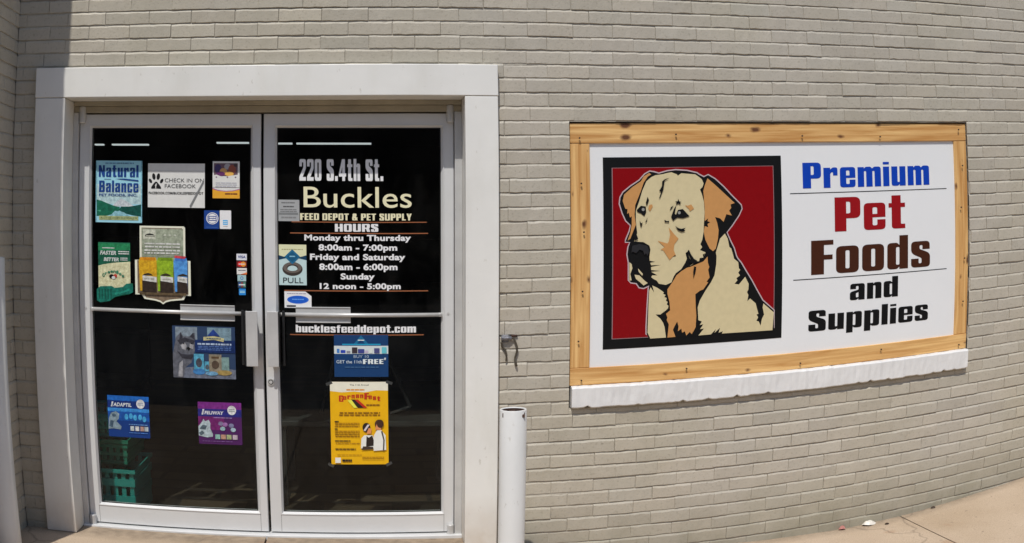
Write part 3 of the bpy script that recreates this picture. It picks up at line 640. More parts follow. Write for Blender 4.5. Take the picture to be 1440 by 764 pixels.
def make_sidewalk():
    mb = MB()
    xs = [-6.2, -4.0, -2.2, -.62, 1.0, 2.643, 4.27, 5.9, 7.5, 9.0]
    ys = [-3.3, -1.62, .125]
    g = .0045
    for xa, xb in zip(xs, xs[1:]):
        for ya, yb in zip(ys, ys[1:]):
            a, b = xa + g, xb - g
            c, d = ya + g, yb - (g if yb < 0 else 0)
            n = 10
            row = []
            for i in range(n + 1):
                x = a + (b - a) * i / n
                row.append((x, zg(x)))
            e = .006
            V = []; F = []
            for x, z in row:
                V += [(x, c, z - .1), (x, c, z - e), (x, c + e, z), (x, d - e, z), (x, d, z - e), (x, d, z - .1)]
            for i in range(n):
                for k in range(5): F.append((i * 6 + k, (i + 1) * 6 + k, (i + 1) * 6 + k + 1, i * 6 + k + 1))
            F += [tuple(range(6)), tuple(n * 6 + k for k in range(6))[::-1]]
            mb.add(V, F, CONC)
    return tag(mb.build('sidewalk'), kind='structure')
make_sidewalk()
mb = MB(); mb.box(-6.3, 9.1, -3.48, -3.305, -.16, .02, CONC, .01)
tag(mb.build('kerb'), kind='structure')
mb = MB(); mb.add([(-90, -17, -.13), (90, -17, -.13), (90, -3.4, -.13), (-90, -3.4, -.13)], [(0, 1, 2, 3)], ASPH)
tag(mb.build('road'), kind='structure')
mb = MB(); mb.add([(-700, -700, -.14), (700, -700, -.14), (700, 700, -.14), (-700, 700, -.14)], [(0, 1, 2, 3)], SOIL)
tag(mb.build('ground'), kind='structure')

# ------------------------------------------------------------------ the shop building
shop = empty('shop_building', (-.6, .2, .147), 'taupe painted brick shop building with white door surround and glass doors', 'building')
ROW = .06404
Z0 = 2.615
DOOR = (-1.662, .432, -1, 2.335)
SIGN = (.777, 3.019, .786, 2.0995)

def bricks(mb, tone, u0, u1, zlo, zhi, mapf, base, openings=(), fine=(-9, 99, -9, 99), seed=1):
    g = random.Random(seed)
    B = .2032
    n0 = int(math.floor((Z0 - zhi) / ROW)); n1 = int(math.ceil((Z0 - zlo) / ROW))
    for n in range(n0, n1):
        zt = Z0 - n * ROW - .0010 + g.uniform(-.0008, .0008); zb = Z0 - (n + 1) * ROW + .0022 + g.uniform(-.0008, .0012)
        off = base + (n % 2) * B / 2 + g.uniform(-.012, .012)
        rowdy = g.uniform(-.0010, .0010)
        k0 = int(math.floor((u0 - off) / B)) - 1; k1 = int(math.ceil((u1 - off) / B)) + 1
        edges = [off + k * B + g.uniform(-.007, .007) for k in range(k0, k1 + 1)]
        for a, b in zip(edges, edges[1:]):
            jw = g.choice((-.0008, .0003, .0006, .0010, .0016, .0022))
            a2, b2 = max(a + jw, u0), min(b - jw, u1)
            if b2 - a2 < .02: continue
            pieces = [(a2, b2, zb, zt)]
            for (ox0, ox1, oz0, oz1) in openings:
                nx = []
                for (p, q, s, t) in pieces:
                    if q <= ox0 or p >= ox1 or t <= oz0 or s >= oz1: nx.append((p, q, s, t)); continue
                    if p < ox0: nx.append((p, ox0, s, t))
                    if q > ox1: nx.append((ox1, q, s, t))
                    m0, m1 = max(p, ox0), min(q, ox1)
                    if s < oz0: nx.append((m0, m1, s, oz0))
                    if t > oz1: nx.append((m0, m1, oz1, t))
                pieces = nx
            tv = g.gauss(1, .030); wr = g.gauss(0, .005)
            tc = (tv * (1 + wr), tv, tv * (1 - wr))
            dy = rowdy + g.uniform(-.0018, .0018)
            tilt = g.uniform(-.0014, .0014); tw = g.uniform(-.0016, .0016)
            for (p, q, s, t) in pieces:
                if q - p < .012 or t - s < .012: continue
                vis = fine[0] < p < fine[1] and fine[2] < s < fine[3]
                ns = max(2, int((q - p) / .026)) if vis else 1
                J = [(g.gauss(0, .0009), g.gauss(0, .0011)) for _ in range(ns + 1)]
                low = g.random() < .12
                rings = []
                for ring, (ins, dep, tdep) in enumerate(((0, .012, .012), (.0, .0022, .0048), (.0012, 0.0, 0.0))):
                    vs = []
                    for i in range(ns + 1):
                        u = p + ins + (q - p - 2 * ins) * i / ns
                        if i in (0, ns) and ring == 1: edge = .0012
                        else: edge = dep
                        vs.append((u, edge + dy + tw * (i / ns - .5) - tilt * .5 + g.gauss(0, .00025), s + ins + J[i][0]))
                    for i in range(ns, -1, -1):
                        u = p + ins + (q - p - 2 * ins) * i / ns
                        vs.append((u, tdep + dy + tw * (i / ns - .5) + tilt * .5 + g.gauss(0, .00025), t - ins * 8.0 + J[i][1]))
                    rings.append(vs)
                m = 2 * (ns + 1)
                V = [mapf(*w) for ring in rings for w in ring]
                F = []
                for r_ in range(2):
                    for k in range(m): F.append((r_ * m + k, r_ * m + (k + 1) % m, (r_ + 1) * m + (k + 1) % m, (r_ + 1) * m + k))
                for i in range(ns): F.append((2 * m + i, 2 * m + i + 1, 2 * m + m - 2 - i, 2 * m + m - 1 - i))
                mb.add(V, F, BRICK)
                for _ in V: tone.append(tc)

mb = MB(); tone = []
bricks(mb, tone, -1.795, 8.2, -.05, 5.2, lambda u, d, z: (u, d, z), BRK, (DOOR, SIGN), (-1.9, 4.6, -.1, 3.0), 3)
brick_n = len(mb.v)
X1 = 8.2; D0, D1 = .0046, .25
for (a, b, c, d) in ((-1.795, DOOR[0], -.1, 5.2), (DOOR[0], DOOR[1], DOOR[3], 5.2), (DOOR[1], SIGN[0], -.1, 5.2), (SIGN[0], SIGN[1], -.1, SIGN[2]), (SIGN[0], SIGN[1], SIGN[3], 5.2), (SIGN[1], X1, -.1, 5.2)):
    mb.box(a, b, D0, D1, c, d, MORTAR)
mb.box(SIGN[0], SIGN[1], .07, D1, SIGN[2], SIGN[3], MORTAR)
tone += [(1, 1, 1)] * (len(mb.v) - brick_n)
mb.build('brick_wall', shop, (0, 0, 0), tone=tone)

SWX, SWL = -1.795, .80
mb = MB(); tone = []
bricks(mb, tone, 0, SWL, -.05, 5.2, lambda u, d, z: (SWX - d, -u, z), .05, (), (-1, 2, -1, 3.0), 5)
bricks(mb, tone, -.32, 0, -.05, 5.2, lambda u, d, z: (SWX + u, -SWL + d, z), .0, (), (-1, 2, -1, 3.0), 6)
k = len(mb.v)
mb.box(SWX - .32, SWX - .0055, -SWL + .0055, D1, -.1, 5.2, MORTAR)
tone += [(1, 1, 1)] * (len(mb.v) - k)
mb.build('brick_side_wall', shop, (0, 0, 0), tone=tone)

# white surround
for (x0, x1, z0) in ((-1.678, -1.527, .150), (.2995, .447, .142)):
    mb = MB(); mb.box(x0, x1, -.03, .25, z0, 2.2075, WHITE, .003); mb.build('surround_post', shop, ((x0 + x1) / 2, 0, z0))
mb = MB(); mb.box(-1.680, .449, -.0315, .25, 2.210, 2.349, WHITE, .003)
mb.build('surround_header', shop, (-.6, 0, 2.28))
# beige head boards + aluminium frame and threshold
mb = MB()
mb.box(-1.5265, .299, .114, .20, 2.188, 2.2095, BEIGE, .002)
mb.box(-1.5265, .299, .124, .21, 2.1575, 2.187, BEIGE, .002)
mb.build('head_board', shop, (-.6, .15, 2.18))
for q in ((-1.5265, -1.5005), (.2655, .299)): thing_box('door_jamb', [(*q, .118, .20, .150, 2.157)], ALUD, shop)
thing_box('threshold', [(-1.527, .2995, .098, .24, .130, .157)], ALU, shop, .003)

def leaf_frame(x0, x1, gx0, gx1):
    """stiles and rails with a chamfered glazing stop round the opening"""
    z0, z1, gz0, gz1 = .164, 2.151, .268, 2.087
    yf, yb = .140, .184
    c = .013
    mb = MB()
    def loop(a, b, cc, d, y): return [(a, y, cc), (b, y, cc), (b, y, d), (a, y, d)]
    e = .002
    L = [loop(x0, x1, z0, z1, yb), loop(x0, x1, z0, z1, yf + e), loop(x0 + e, x1 - e, z0 + e, z1 - e, yf),
         loop(gx0 - c, gx1 + c, gz0 - c, gz1 + c, yf), loop(gx0 - c, gx1 + c, gz0 - c, gz1 + c, yf - .003),
         loop(gx0 - c + .003, gx1 + c - .003, gz0 - c + .003, gz1 + c - .003, yf - .003), loop(gx0, gx1, gz0, gz1, .152), loop(gx0, gx1, gz0, gz1, .176), loop(x0, x1, z0, z1, yb)]
    V = [p for l in L for p in l]; F = []
    for i in range(len(L) - 1):
        for k in range(4): F.append((i * 4 + k, i * 4 + (k + 1) % 4, (i + 1) * 4 + (k + 1) % 4, (i + 1) * 4 + k))
    mb.add(V, F, ALU)
    # butt seams between rails and stiles
    for (xa, xb, za, zb) in ((gx0 - c, gx0 - c + .0012, z0 + .003, gz0 - c - .001), (gx1 + c - .0012, gx1 + c, z0 + .003, gz0 - c - .001)):
        mb.box(xa, xb, yf - .0006, yf + .001, za, zb, GASKET)
    o = mb.build('glass_door', shop, ((x0 + x1) / 2, .16, z0))
    g = MB(); g.box(gx0 - .006, gx1 + .006, .1545, .1600, gz0 - .006, gz1 + .006, GLASS)
    g.build('glass_pane', o, ((gx0 + gx1) / 2, .157, 1.17))
    gm = MB()
    w = .004
    for bx in ((gx0, gx1, gz0, gz0 + w), (gx0, gx1, gz1 - w, gz1), (gx0, gx0 + w, gz0 + w, gz1 - w), (gx1 - w, gx1, gz0 + w, gz1 - w)):
        gm.box(bx[0], bx[1], .1505, .1544, bx[2], bx[3], GASKET)
    gm.build('glazing_seal', o, ((gx0 + gx1) / 2, .1525, 1.17))
    return o

dl = leaf_frame(-1.4975, -.6135, -1.436, -.6615)
dr = leaf_frame(-.6005, .2625, -.538, .2045)
for d in (dl, dr): d['label'] = 'glass door with stickers on its left half of the entrance' if d is dl else 'glass door with opening hours lettered on its pane'

def hardware(d, xa, xb, pa, pb, hx0, hx1, side, px, lock=None):
    # push bar with its plate
    mb = MB()
    mb.tube([(xa, .1415, 1.231), (xb, .1415, 1.231)], .0095, ALUD, 14)
    for x in (xa + .004, xb - .004): mb.box(x - .007, x + .007, .133, .1515, 1.222, 1.240, ALUD, .002)
    b = mb.build('push_bar', d, ((xa + xb) / 2, .128, 1.231), smooth=True)
    mb = MB()
    mb.box(pa, pb, .1505, .1530, 1.200, 1.262, ALUD)
    mb.box(pa, pb, .1470, .1532, 1.2625, 1.2675, ALUD, .001)
    mb.box(pa, pb, .1455, .1532, 1.1935, 1.1995, ALUD, .001)
    mb.build('push_plate', d, ((pa + pb) / 2, .135, 1.23))
    # pull handle: flat grip plate on a web whose shade is painted dark
    mb = MB()
    mb.box(hx0, hx1, .075, .081, .992, 1.249, ALUD, .002)
    wx = hx0 if side < 0 else hx1
    mb.box(min(wx, wx + side * .006), max(wx, wx + side * .006), .075, .1398, .992, 1.249, DARKP, .001)
    mb.box(min(wx + side * .014, wx + side * .026), max(wx + side * .014, wx + side * .026), .120, .1385, .992, 1.249, DARKP, .001)
    mb.box((hx0 + hx1) / 2 - .012, (hx0 + hx1) / 2 + .012, .081, .1395, 1.215, 1.24, ALUD, .002)
    mb.box((hx0 + hx1) / 2 - .012, (hx0 + hx1) / 2 + .012, .081, .1395, 1.0, 1.025, ALUD, .002)
    mb.build('pull_handle', d, ((hx0 + hx1) / 2, .11, 1.12))
    for (za, zb, nm) in ((2.108, 2.186, 'top_pivot'), (.150, .206, 'bottom_pivot')):
        mb = MB()
        mb.lathe([(0, za), (.014, za), (.0165, za + .004), (.0165, zb - .004), (.014, zb), (0, zb)], px, .126, ALUD, 20)
        mb.box(px - .016, px + .016, .126, .145, za + .012, zb - .012, ALUD, .002)
        mb.build(nm, d, (px, .126, za), smooth=False)
    if lock:
        mb = MB()
        x, z = lock
        for (r, y0, y1, m) in ((.0165, .134, .141, ALUD), (.0115, .1325, .135, DARKP), (.008, .130, .134, ALUD)):
            mb.tube([(x, y1, z), (x, y0, z)], r, m, 20)
        mb.build('lock_cylinder', d, (x, .137, z))
hardware(dl, -1.436, -.6615, -1.002, -.743, -.684, -.630, -1, -1.482)
hardware(dr, -.538, .2045, -.459, -.208, -.586, -.535, 1, .2465, (-.580, .912))

# screws in the stiles
for d, x in ((dl, -1.468), (dr, .236)):
    mb = MB(); mb.tube([(x, .1405, 1.236), (x, .1375, 1.236)], .006, ALUD, 12); mb.build('screw', d, (x, .139, 1.236))

# window sill under the sign
def sill():
    mb = MB()
    x0, x1 = .786, 3.010
    n = 120
    g = random.Random(11)
    V = []
    w = 0; drop = []
    while w <= n:
        k = g.randint(2, 6); h = g.uniform(-.0025, .0025)
        drop += [h + g.gauss(0, .0006) for _ in range(k)]; 
        if g.random() < .55: drop[-1] += g.uniform(.003, .009)
        w += k
    for i in range(n + 1):
        x = x0 + (x1 - x0) * i / n
        zb = .789 + drop[i]; zt = .8905 + g.gauss(0, .0007)
        y = -.0235 + g.gauss(0, .0009)
        V += [(x, .06, zb), (x, y + .004, zb), (x, y, zb + .005), (x, y + g.gauss(0, .0007), .84 + g.gauss(0, .002)), (x, y, zt - .008), (x, y + .005, zt - .001), (x, .009, zt + .001), (x, .06, zt + .001)]
    F = []
    for i in range(n):
        for k in range(7): F.append((i * 8 + k, (i + 1) * 8 + k, (i + 1) * 8 + k + 1, i * 8 + k + 1))
    F += [tuple(range(8))[::-1], tuple(n * 8 + k for k in range(8))]
    mb.add(V, F, SILLP)
    return mb.build('window_sill', shop, (1.9, 0, .84))
sill()

# dim shop interior (seen through the panes)
mb = MB()
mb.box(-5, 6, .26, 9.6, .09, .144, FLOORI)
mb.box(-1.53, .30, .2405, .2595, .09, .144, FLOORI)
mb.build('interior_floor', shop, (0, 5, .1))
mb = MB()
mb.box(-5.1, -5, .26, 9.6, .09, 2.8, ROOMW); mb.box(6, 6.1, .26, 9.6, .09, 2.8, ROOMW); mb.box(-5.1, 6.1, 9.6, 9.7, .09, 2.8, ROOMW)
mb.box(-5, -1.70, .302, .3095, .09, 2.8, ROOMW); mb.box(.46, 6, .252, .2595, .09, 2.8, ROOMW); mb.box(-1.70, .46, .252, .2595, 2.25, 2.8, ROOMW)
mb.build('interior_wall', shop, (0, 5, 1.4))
mb = MB(); mb.box(-5.1, 6.1, .252, 9.7, 2.8, 2.9, ROOMW)
mb.build('interior_ceiling', shop, (0, 5, 2.85))
mb = MB(); mb.box(-5.4, 8.2, .2505, 9.8, 5.1, 5.22, ROOMW); mb.box(8.1, 8.2, .2505, 9.8, -.1, 5.1, MORTAR); mb.box(-5.4, -5.3, .2505, 9.8, -.1, 5.1, MORTAR); mb.box(-5.4, -2.0, .2505, .30, -.1, 5.1, MORTAR)
mb.build('outer_shell', shop, (3, 5, 5))
for (a, b, z) in TUBES:
    mb = MB(); mb.box(a, b, 6.97, 7.03, z - .008, z + .008, TUBE)
    mb.build('ceiling_tube', shop, ((a + b) / 2, 7, z))

# ------------------------------------------------------------------ lettering on the right pane (sub-parts of that door)
WL = ink((238, 240, 244), 1.0); CREAM = ink((222, 214, 178), 1.15); ORANGE = ink((205, 140, 70), 1.2); RULEC = ink((150, 92, 60), 1.1)
YP = .1538
def lettering(name, rows, mat, bold, parent, slant=0.):
    xs = [r[1][0] for r in rows] + [r[1][1] for r in rows]; zs = [r[1][2] for r in rows]
    a = Art(min(xs), min(zs), max(xs), max(zs) + .03, YP, thick=.0004)
    for txt, (x0, x1, b, c) in rows: a.text(txt, x0, x1, b, c, mat, bold, True, slant)
    return a.build(name, parent)
def block(name, txt, key, mat, gap=.085):
    x0, x1, b, c = TX[key]
    a = Art(x0, b, x1, b + c, YP, thick=.0004)
    heavy(a, txt, x0, x1, b, c, mat, gap)
    return a.build(name, dr)
block('address_lettering', '220 S.4th St.', 'addr', WL, .10)
lettering('shop_name_lettering', [('Buckles', TX['name'])], CREAM, .004, dr)
block('tagline_lettering', 'FEED DEPOT & PET SUPPLY', 'tag', CREAM, .10)
block('hours_heading', 'HOURS', 'hours', WL, .09)
lettering('opening_hours', list(zip(('Monday thru Thursday', '8:00am - 7:00pm', 'Friday and Saturday', '8:00am - 6:00pm', 'Sunday', '12 noon - 5:00pm'), [TX['l%d' % i] for i in range(6)])), WL, .036, dr)
block('web_address_lettering', 'bucklesfeeddepot.com', 'web', WL, .085)
for q in RULES:
    a = Art(q[0], q[1], q[2], q[3], YP, RULEC, thick=.0004); a.build('rule_line', dr)

# ------------------------------------------------------------------ stickers and posters on the panes
W_ = ink((196, 196, 192)); GREY = ink((120, 120, 118)); DK = ink((28, 28, 30)); BLK = ink((12, 12, 13))
def photo(fn):
    def w(a):
        PHOTO[0] = True; fn(a); PHOTO[0] = False
    return w
def poster(key, name, label, cat, base, fn, corner=0., shape=None, group=None):
    a = Art(*PR[key], YP, base, corner, thick=.0007, shape=shape)
    fn(a)
    return tag(a.build(name), label, cat, group)

@photo
def f_natural(a):
    nb = ink((22, 58, 120)); 
    a.rect(.0, .30, 1, .62, ink((160, 195, 205)))
    a.poly([(.34, .26), (.47, .35), (.55, .385), (.66, .35), (.85, .26)], ink((176, 184, 200)))
    a.poly([(0, .10), (0, .37), (.12, .35), (.25, .31), (.4, .27), (.52, .25), (.52, .2), (.4, .14), (.2, .1)], ink((20, 92, 70)))
    a.poly([(1, .10), (1, .30), (.9, .285), (.8, .27), (.7, .26), (.55, .26), (.5, .2), (.62, .15), (.8, .12)], ink((14, 70, 62)))
    a.poly([(.3, .10), (.42, .19), (.6, .17), (.75, .10)], ink((120, 165, 175)))
    a.poly([(.02, .19), (.12, .2), (.1, .17)], ink((60, 140, 110)))
    a.rect(.07, .04, .92, .105, ink((150, 158, 112)))
    a.text('AUTHORIZED DEALER', .1, .9, .055, .035, ink((80, 96, 62)), .01)
    (wx, wz), (wx2, wz2) = a.xy((.06, .735)), a.xy((.92, .925)); heavy(a, 'Natural', wx, wx2, wz, wz2 - wz, nb, .13)
    (wx, wz), (wx2, wz2) = a.xy((.07, .49)), a.xy((.92, .675)); heavy(a, 'Balance', wx, wx2, wz, wz2 - wz, nb, .13)
    a.poly([(.42, .705), (.92, .665), (.92, .69), (.6, .712)], nb)
    a.rect(.18, .695, .33, .703, nb)
    a.text('PET FOODS, INC.', .07, .90, .425, .04, nb, .02)
    a.bars(.2, .82, .94, .975, 1, ink((90, 130, 160)), 3, .6, 8)
    a.rect(0, 0, .02, 1, ink((120, 170, 190))); a.rect(.98, 0, 1, 1, ink((120, 170, 190)))
poster('natural', 'poster', 'light blue pet food poster with mountain lake, topmost on the left door', 'poster', ink((140, 190, 205)), f_natural, .008)

def f_facebook(a):
    t = ink((70, 70, 70)); k = ink((22, 22, 22))
    for (x, y, rx, ry, ro) in ((.045, .60, .026, .055, .35), (.105, .70, .03, .075, .1), (.185, .70, .03, .075, -.1), (.245, .60, .026, .055, -.35)): a.ell(x, y, rx, ry, k, ro)
    a.poly([(.06, .42, .01), (.145, .43, .01), (.235, .42, .01), (.235, .46, .01), (.19, .54, .01), (.145, .60, .01), (.1, .54, .01), (.06, .46, .01)], k)
    a.text('f', .128, .160, .43, .11, W_, .03)
    a.text('CHECK IN ON', .30, .985, .575, .085, t, .0)
    a.text('FACEBOOK', .30, .845, .445, .085, t, .0)
    a.text('FACEBOOK.COM/BUCKLESFEEDDEPOT', .015, .975, .30, .055, k, .02)
    a.poly([(.985, .56), (.965, .60), (.735, .04), (.755, .0), (.775, .04)], ink((110, 112, 112)))
    a.rect(0, .83, 1, .834, ink((150, 152, 152)))
poster('facebook', 'paper_sign', 'white paper sign with a black paw print and slanted tear mark', 'sign', W_, f_facebook)

def f_flyer(a):
    a.rect(.05, .60, .93, .95, ink((96, 74, 84)))
    for (x, y, rx, ry, c) in ((.2, .8, .13, .12, (60, 52, 92)), (.4, .72, .14, .1, (182, 140, 92)), (.55, .86, .12, .08, (150, 146, 150)), (.72, .78, .14, .13, (128, 72, 58)), (.3, .66, .16, .06, (92, 44, 90)), (.62, .66, .16, .06, (205, 160, 80)), (.85, .9, .07, .05, (70, 60, 60))): a.ell(x, y, rx, ry, ink(c))
    a.poly([(0, .30), (0, .62), (.15, .64), (.4, .57), (.65, .61), (1, .65), (1, .30)], W_)
    for x in (.14, .55, .85): a.ell(x, .57, .03, .02, ink((110, 90, 110)))
    a.bars(.1, .9, .29, .44, 3, ink((150, 150, 160)), 5, .4, 5)
    a.poly([(0, 0), (0, .28), (.2, .225), (.5, .2), (.75, .215), (1, .26), (1, 0)], ink((232, 150, 45)))
    a.poly([(0, .28), (.2, .225), (.5, .2), (.75, .215), (1, .26), (1, .235), (.75, .195), (.5, .18), (.2, .20), (0, .25)], ink((150, 92, 130)))
    a.bars(.46, .92, .09, .15, 1, ink((92, 40, 30)), 8, .6, 3)
poster('flyer', 'flyer', 'small white flyer with crowd photo and orange foot, beside the paw print sign', 'flyer', W_, f_flyer)

def f_circle(a):
    a.ell(.55, .57, .41, .32, ink((205, 210, 220)))
    a.ell(.55, .57, .36, .28, ink((30, 62, 128)), ring=.90)
    a.rect(.28, .44, .82, .70, ink((30, 62, 128)), .002)
    a.bars(.34, .78, .46, .68, 2, ink((205, 210, 220)), 2, .6, 2)
    a.bars(.1, .9, .06, .12, 1, ink((60, 95, 160)), 2, .5, 5)
poster('circle', 'sticker', 'square navy blue sticker with round white seal, left of the white tag', 'sticker', ink((22, 56, 122)), f_circle)
def f_tag(a):
    a.rect(.28, .22, .70, .48, ink((56, 150, 205)))
    a.bars(.32, .66, .26, .44, 2, ink((190, 215, 235)), 3, .5, 2)
    a.bars(.3, .7, .12, .17, 1, ink((140, 140, 140)), 3, .5, 3)
poster('tag', 'sticker', 'white rounded sticker with a small light blue square low down', 'sticker', ink((205, 207, 210)), f_tag, .004)

@photo
def f_green(a):
    dg = ink((18, 78, 58)); wt = ink((196, 206, 196)); cr = ink((206, 196, 150))
    a.poly([(.05, .20), (.05, .61), (.3, .655), (.93, .69), (.93, .31), (.7, .26), (.3, .22)], cr)
    a.rect(.05, .80, .93, .985, ink((34, 116, 74)))
    a.poly([(.05, .62), (.05, .86), (.93, .88), (.93, .70), (.5, .67)], dg)
    a.text('FASTER', .10, .55, .795, .065, wt, .04, slant=.2)
    a.text('BETTER', .2, .62, .69, .06, wt, .04, slant=.2)
    a.bars(.15, .5, .895, .92, 1, wt, 2, .6, 2); a.bars(.6, .9, .80, .87, 2, wt, 4, .5, 3); a.bars(.66, .86, .70, .76, 2, wt, 7, .5, 3)
    gt = ink((40, 110, 84))
    for i, ch in enumerate('Greenies'):
        t = (i - 3.5) / 3.5
        a.text(ch, .46 + t * .27 - .035, .46 + t * .27 + .035, .50 - .07 * t * t, .055, gt, .03)
    a.ell(.42, .44, .07, .035, BLK); a.ell(.52, .45, .05, .03, ink((170, 60, 50))); a.ell(.47, .42, .05, .025, wt)
    # brush-shaped chew across the foot
    tb = ink((20, 98, 84)); tl = ink((30, 122, 104))
    a.poly([(0, .03, .003), (0, .22, .003), (.10, .27, .003), (.42, .28, .003), (.5, .25), (.72, .27), (.82, .325, .003), (.95, .335, .004), (1, .28, .003), (1, .19, .004), (.9, .155, .003), (.72, .145), (.5, .10), (.35, .03), (.1, 0, .003)], tb)
    for x in (.06, .14, .22, .30, .38): a.rect(x, .06, x + .03, .23, ink((12, 70, 60)))
    a.poly([(.5, .17), (.72, .2), (.9, .25), (.9, .21), (.7, .165), (.5, .13)], tl)
poster('green', 'cutout_sticker', 'green and cream cutout sticker with a dark green brush-shaped dog chew', 'sticker', ink((30, 96, 70)), f_green, 0,
       [(.05, 1), (.93, 1), (.93, .335), (.99, .33), (1, .19), (.9, .15), (.5, .095), (.35, .03), (.1, 0), (0, .03), (0, .22), (.05, .24)])

@photo
def f_ornate(a):
    x0, z0, x1, z1 = a.r
    cx, cz = .5, .5
    inner = [(cx + (p[0] - cx) * .915, .47 + (p[1] - .47) * .955) for p in ORN]
    a.poly(inner, ink((112, 96, 78)))
    a.rect(.13, .50, .875, .965, ink((140, 147, 128)))
    a.rect(.13, .60, .875, .75, ink((124, 132, 112)))
    a.rect(.155, .83, .38, .955, ink((172, 174, 158)))
    a.poly([(.18, .865), (.2, .89), (.27, .905), (.34, .895), (.365, .865)], BLK)
    a.bars(.2, .35, .868, .885, 1, ink((172, 174, 158)), 4, .7, 4)
    for x in (.55, .64, .73): a.ell(x, .885, .025, .012, ink((178, 182, 166)))
    lt = ink((196, 198, 180))
    for (z, n, s) in ((.775, 4, 1), (.735, 5, 2), (.69, 5, 3), (.655, 9, 4)): a.bars(.17, .82, z - .012, z + .012, 1, lt, s, .8, n)
    for (xa, xb, c, c2) in ((.07, .40, (226, 146, 30), (200, 122, 24)), (.395, .70, (128, 158, 34), (104, 132, 26)), (.70, .95, (72, 130, 205), (58, 106, 176))):
        a.poly([(xa + .02, .17), (xa, .55), (xa + .03, .60), (xb - .02, .60), (xb, .55), (xb - .01, .15)], ink(c))
        a.rect(xa + .03, .56, xb - .03, .60, ink(c2))
        a.poly([(xa + .06, .365), (xa + .10, .385), (xa + .17, .40), (xa + .23, .385), (xa + .26, .365)], ink((48, 40, 30)))
        a.poly([(xa + .07, .30), (xa + .07, .365), (xb - .01, .35), (xb - .01, .28)], ink((205, 202, 185)))
        a.bars(xa + .1, xb - .05, .305, .34, 1, ink((150, 150, 140)), 3, .5, 3)
        a.poly([(xa + .06, .16), (xa + .06, .30), (xb - .01, .28), (xb - .01, .14)], ink((46, 36, 30)))
    a.poly([(.72, .60), (.72, .63), (.93, .62), (.9, .59)], ink((178, 60, 70)))
    a.rect(.08, .12, .92, .15, ink((84, 70, 50)))
poster('ornate', 'die_cut_card', 'cream edged die-cut card with orange, green and blue bags on it', 'card', ink((212, 208, 186)), f_ornate, 0, ORN)

def card(i, label, base, fn): poster('card%d' % i, 'payment_sticker', label, 'sticker', base, fn, .001, None, 'payment stickers down the left pane edge')
card(0, 'white payment sticker with navy block letters, topmost of the strip', ink((196, 198, 204)), lambda a: a.text('VISA', .12, .9, .3, .42, ink((28, 44, 110)), .04))
def f_mc(a):
    a.ell(.36, .5, .26, .40, ink((190, 40, 40))); a.ell(.66, .5, .26, .40, ink((225, 130, 50))); a.bars(.2, .82, .4, .6, 1, ink((225, 215, 205)), 3, .6, 3)
card(1, 'dark payment sticker with red and orange overlapping circles', ink((86, 26, 28)), f_mc)
def f_dc(a):
    a.bars(.12, .9, .55, .72, 1, ink((70, 70, 80)), 2, .8, 4); a.poly([(.35, 0), (1, 0), (1, .35)], ink((205, 110, 60)))
card(2, 'white payment sticker with orange lower right corner', ink((200, 198, 194)), f_dc)
def f_ax(a):
    a.ell(.5, .5, .2, .32, ink((90, 125, 160)), ring=.5); a.rect(.06, .1, .3, .2, ink((120, 150, 150)))
card(3, 'pale blue grey payment sticker with a round ring mark', ink((150, 178, 180)), f_ax)
def f_jc(a):
    for k, c in enumerate(((40, 70, 120), (120, 60, 60), (80, 130, 110))): a.rect(.08 + k * .3, .12, .34 + k * .3, .88, ink(c), .001)
    a.rect(.12, .4, .88, .6, ink((190, 195, 195)))
card(4, 'dark payment sticker with three coloured upright bars', ink((44, 58, 66)), f_jc)
card(5, 'bright blue square payment sticker, lowest of the strip', ink((36, 120, 190)), lambda a: a.bars(.12, .88, .3, .7, 2, ink((150, 195, 225)), 4, .6, 2))

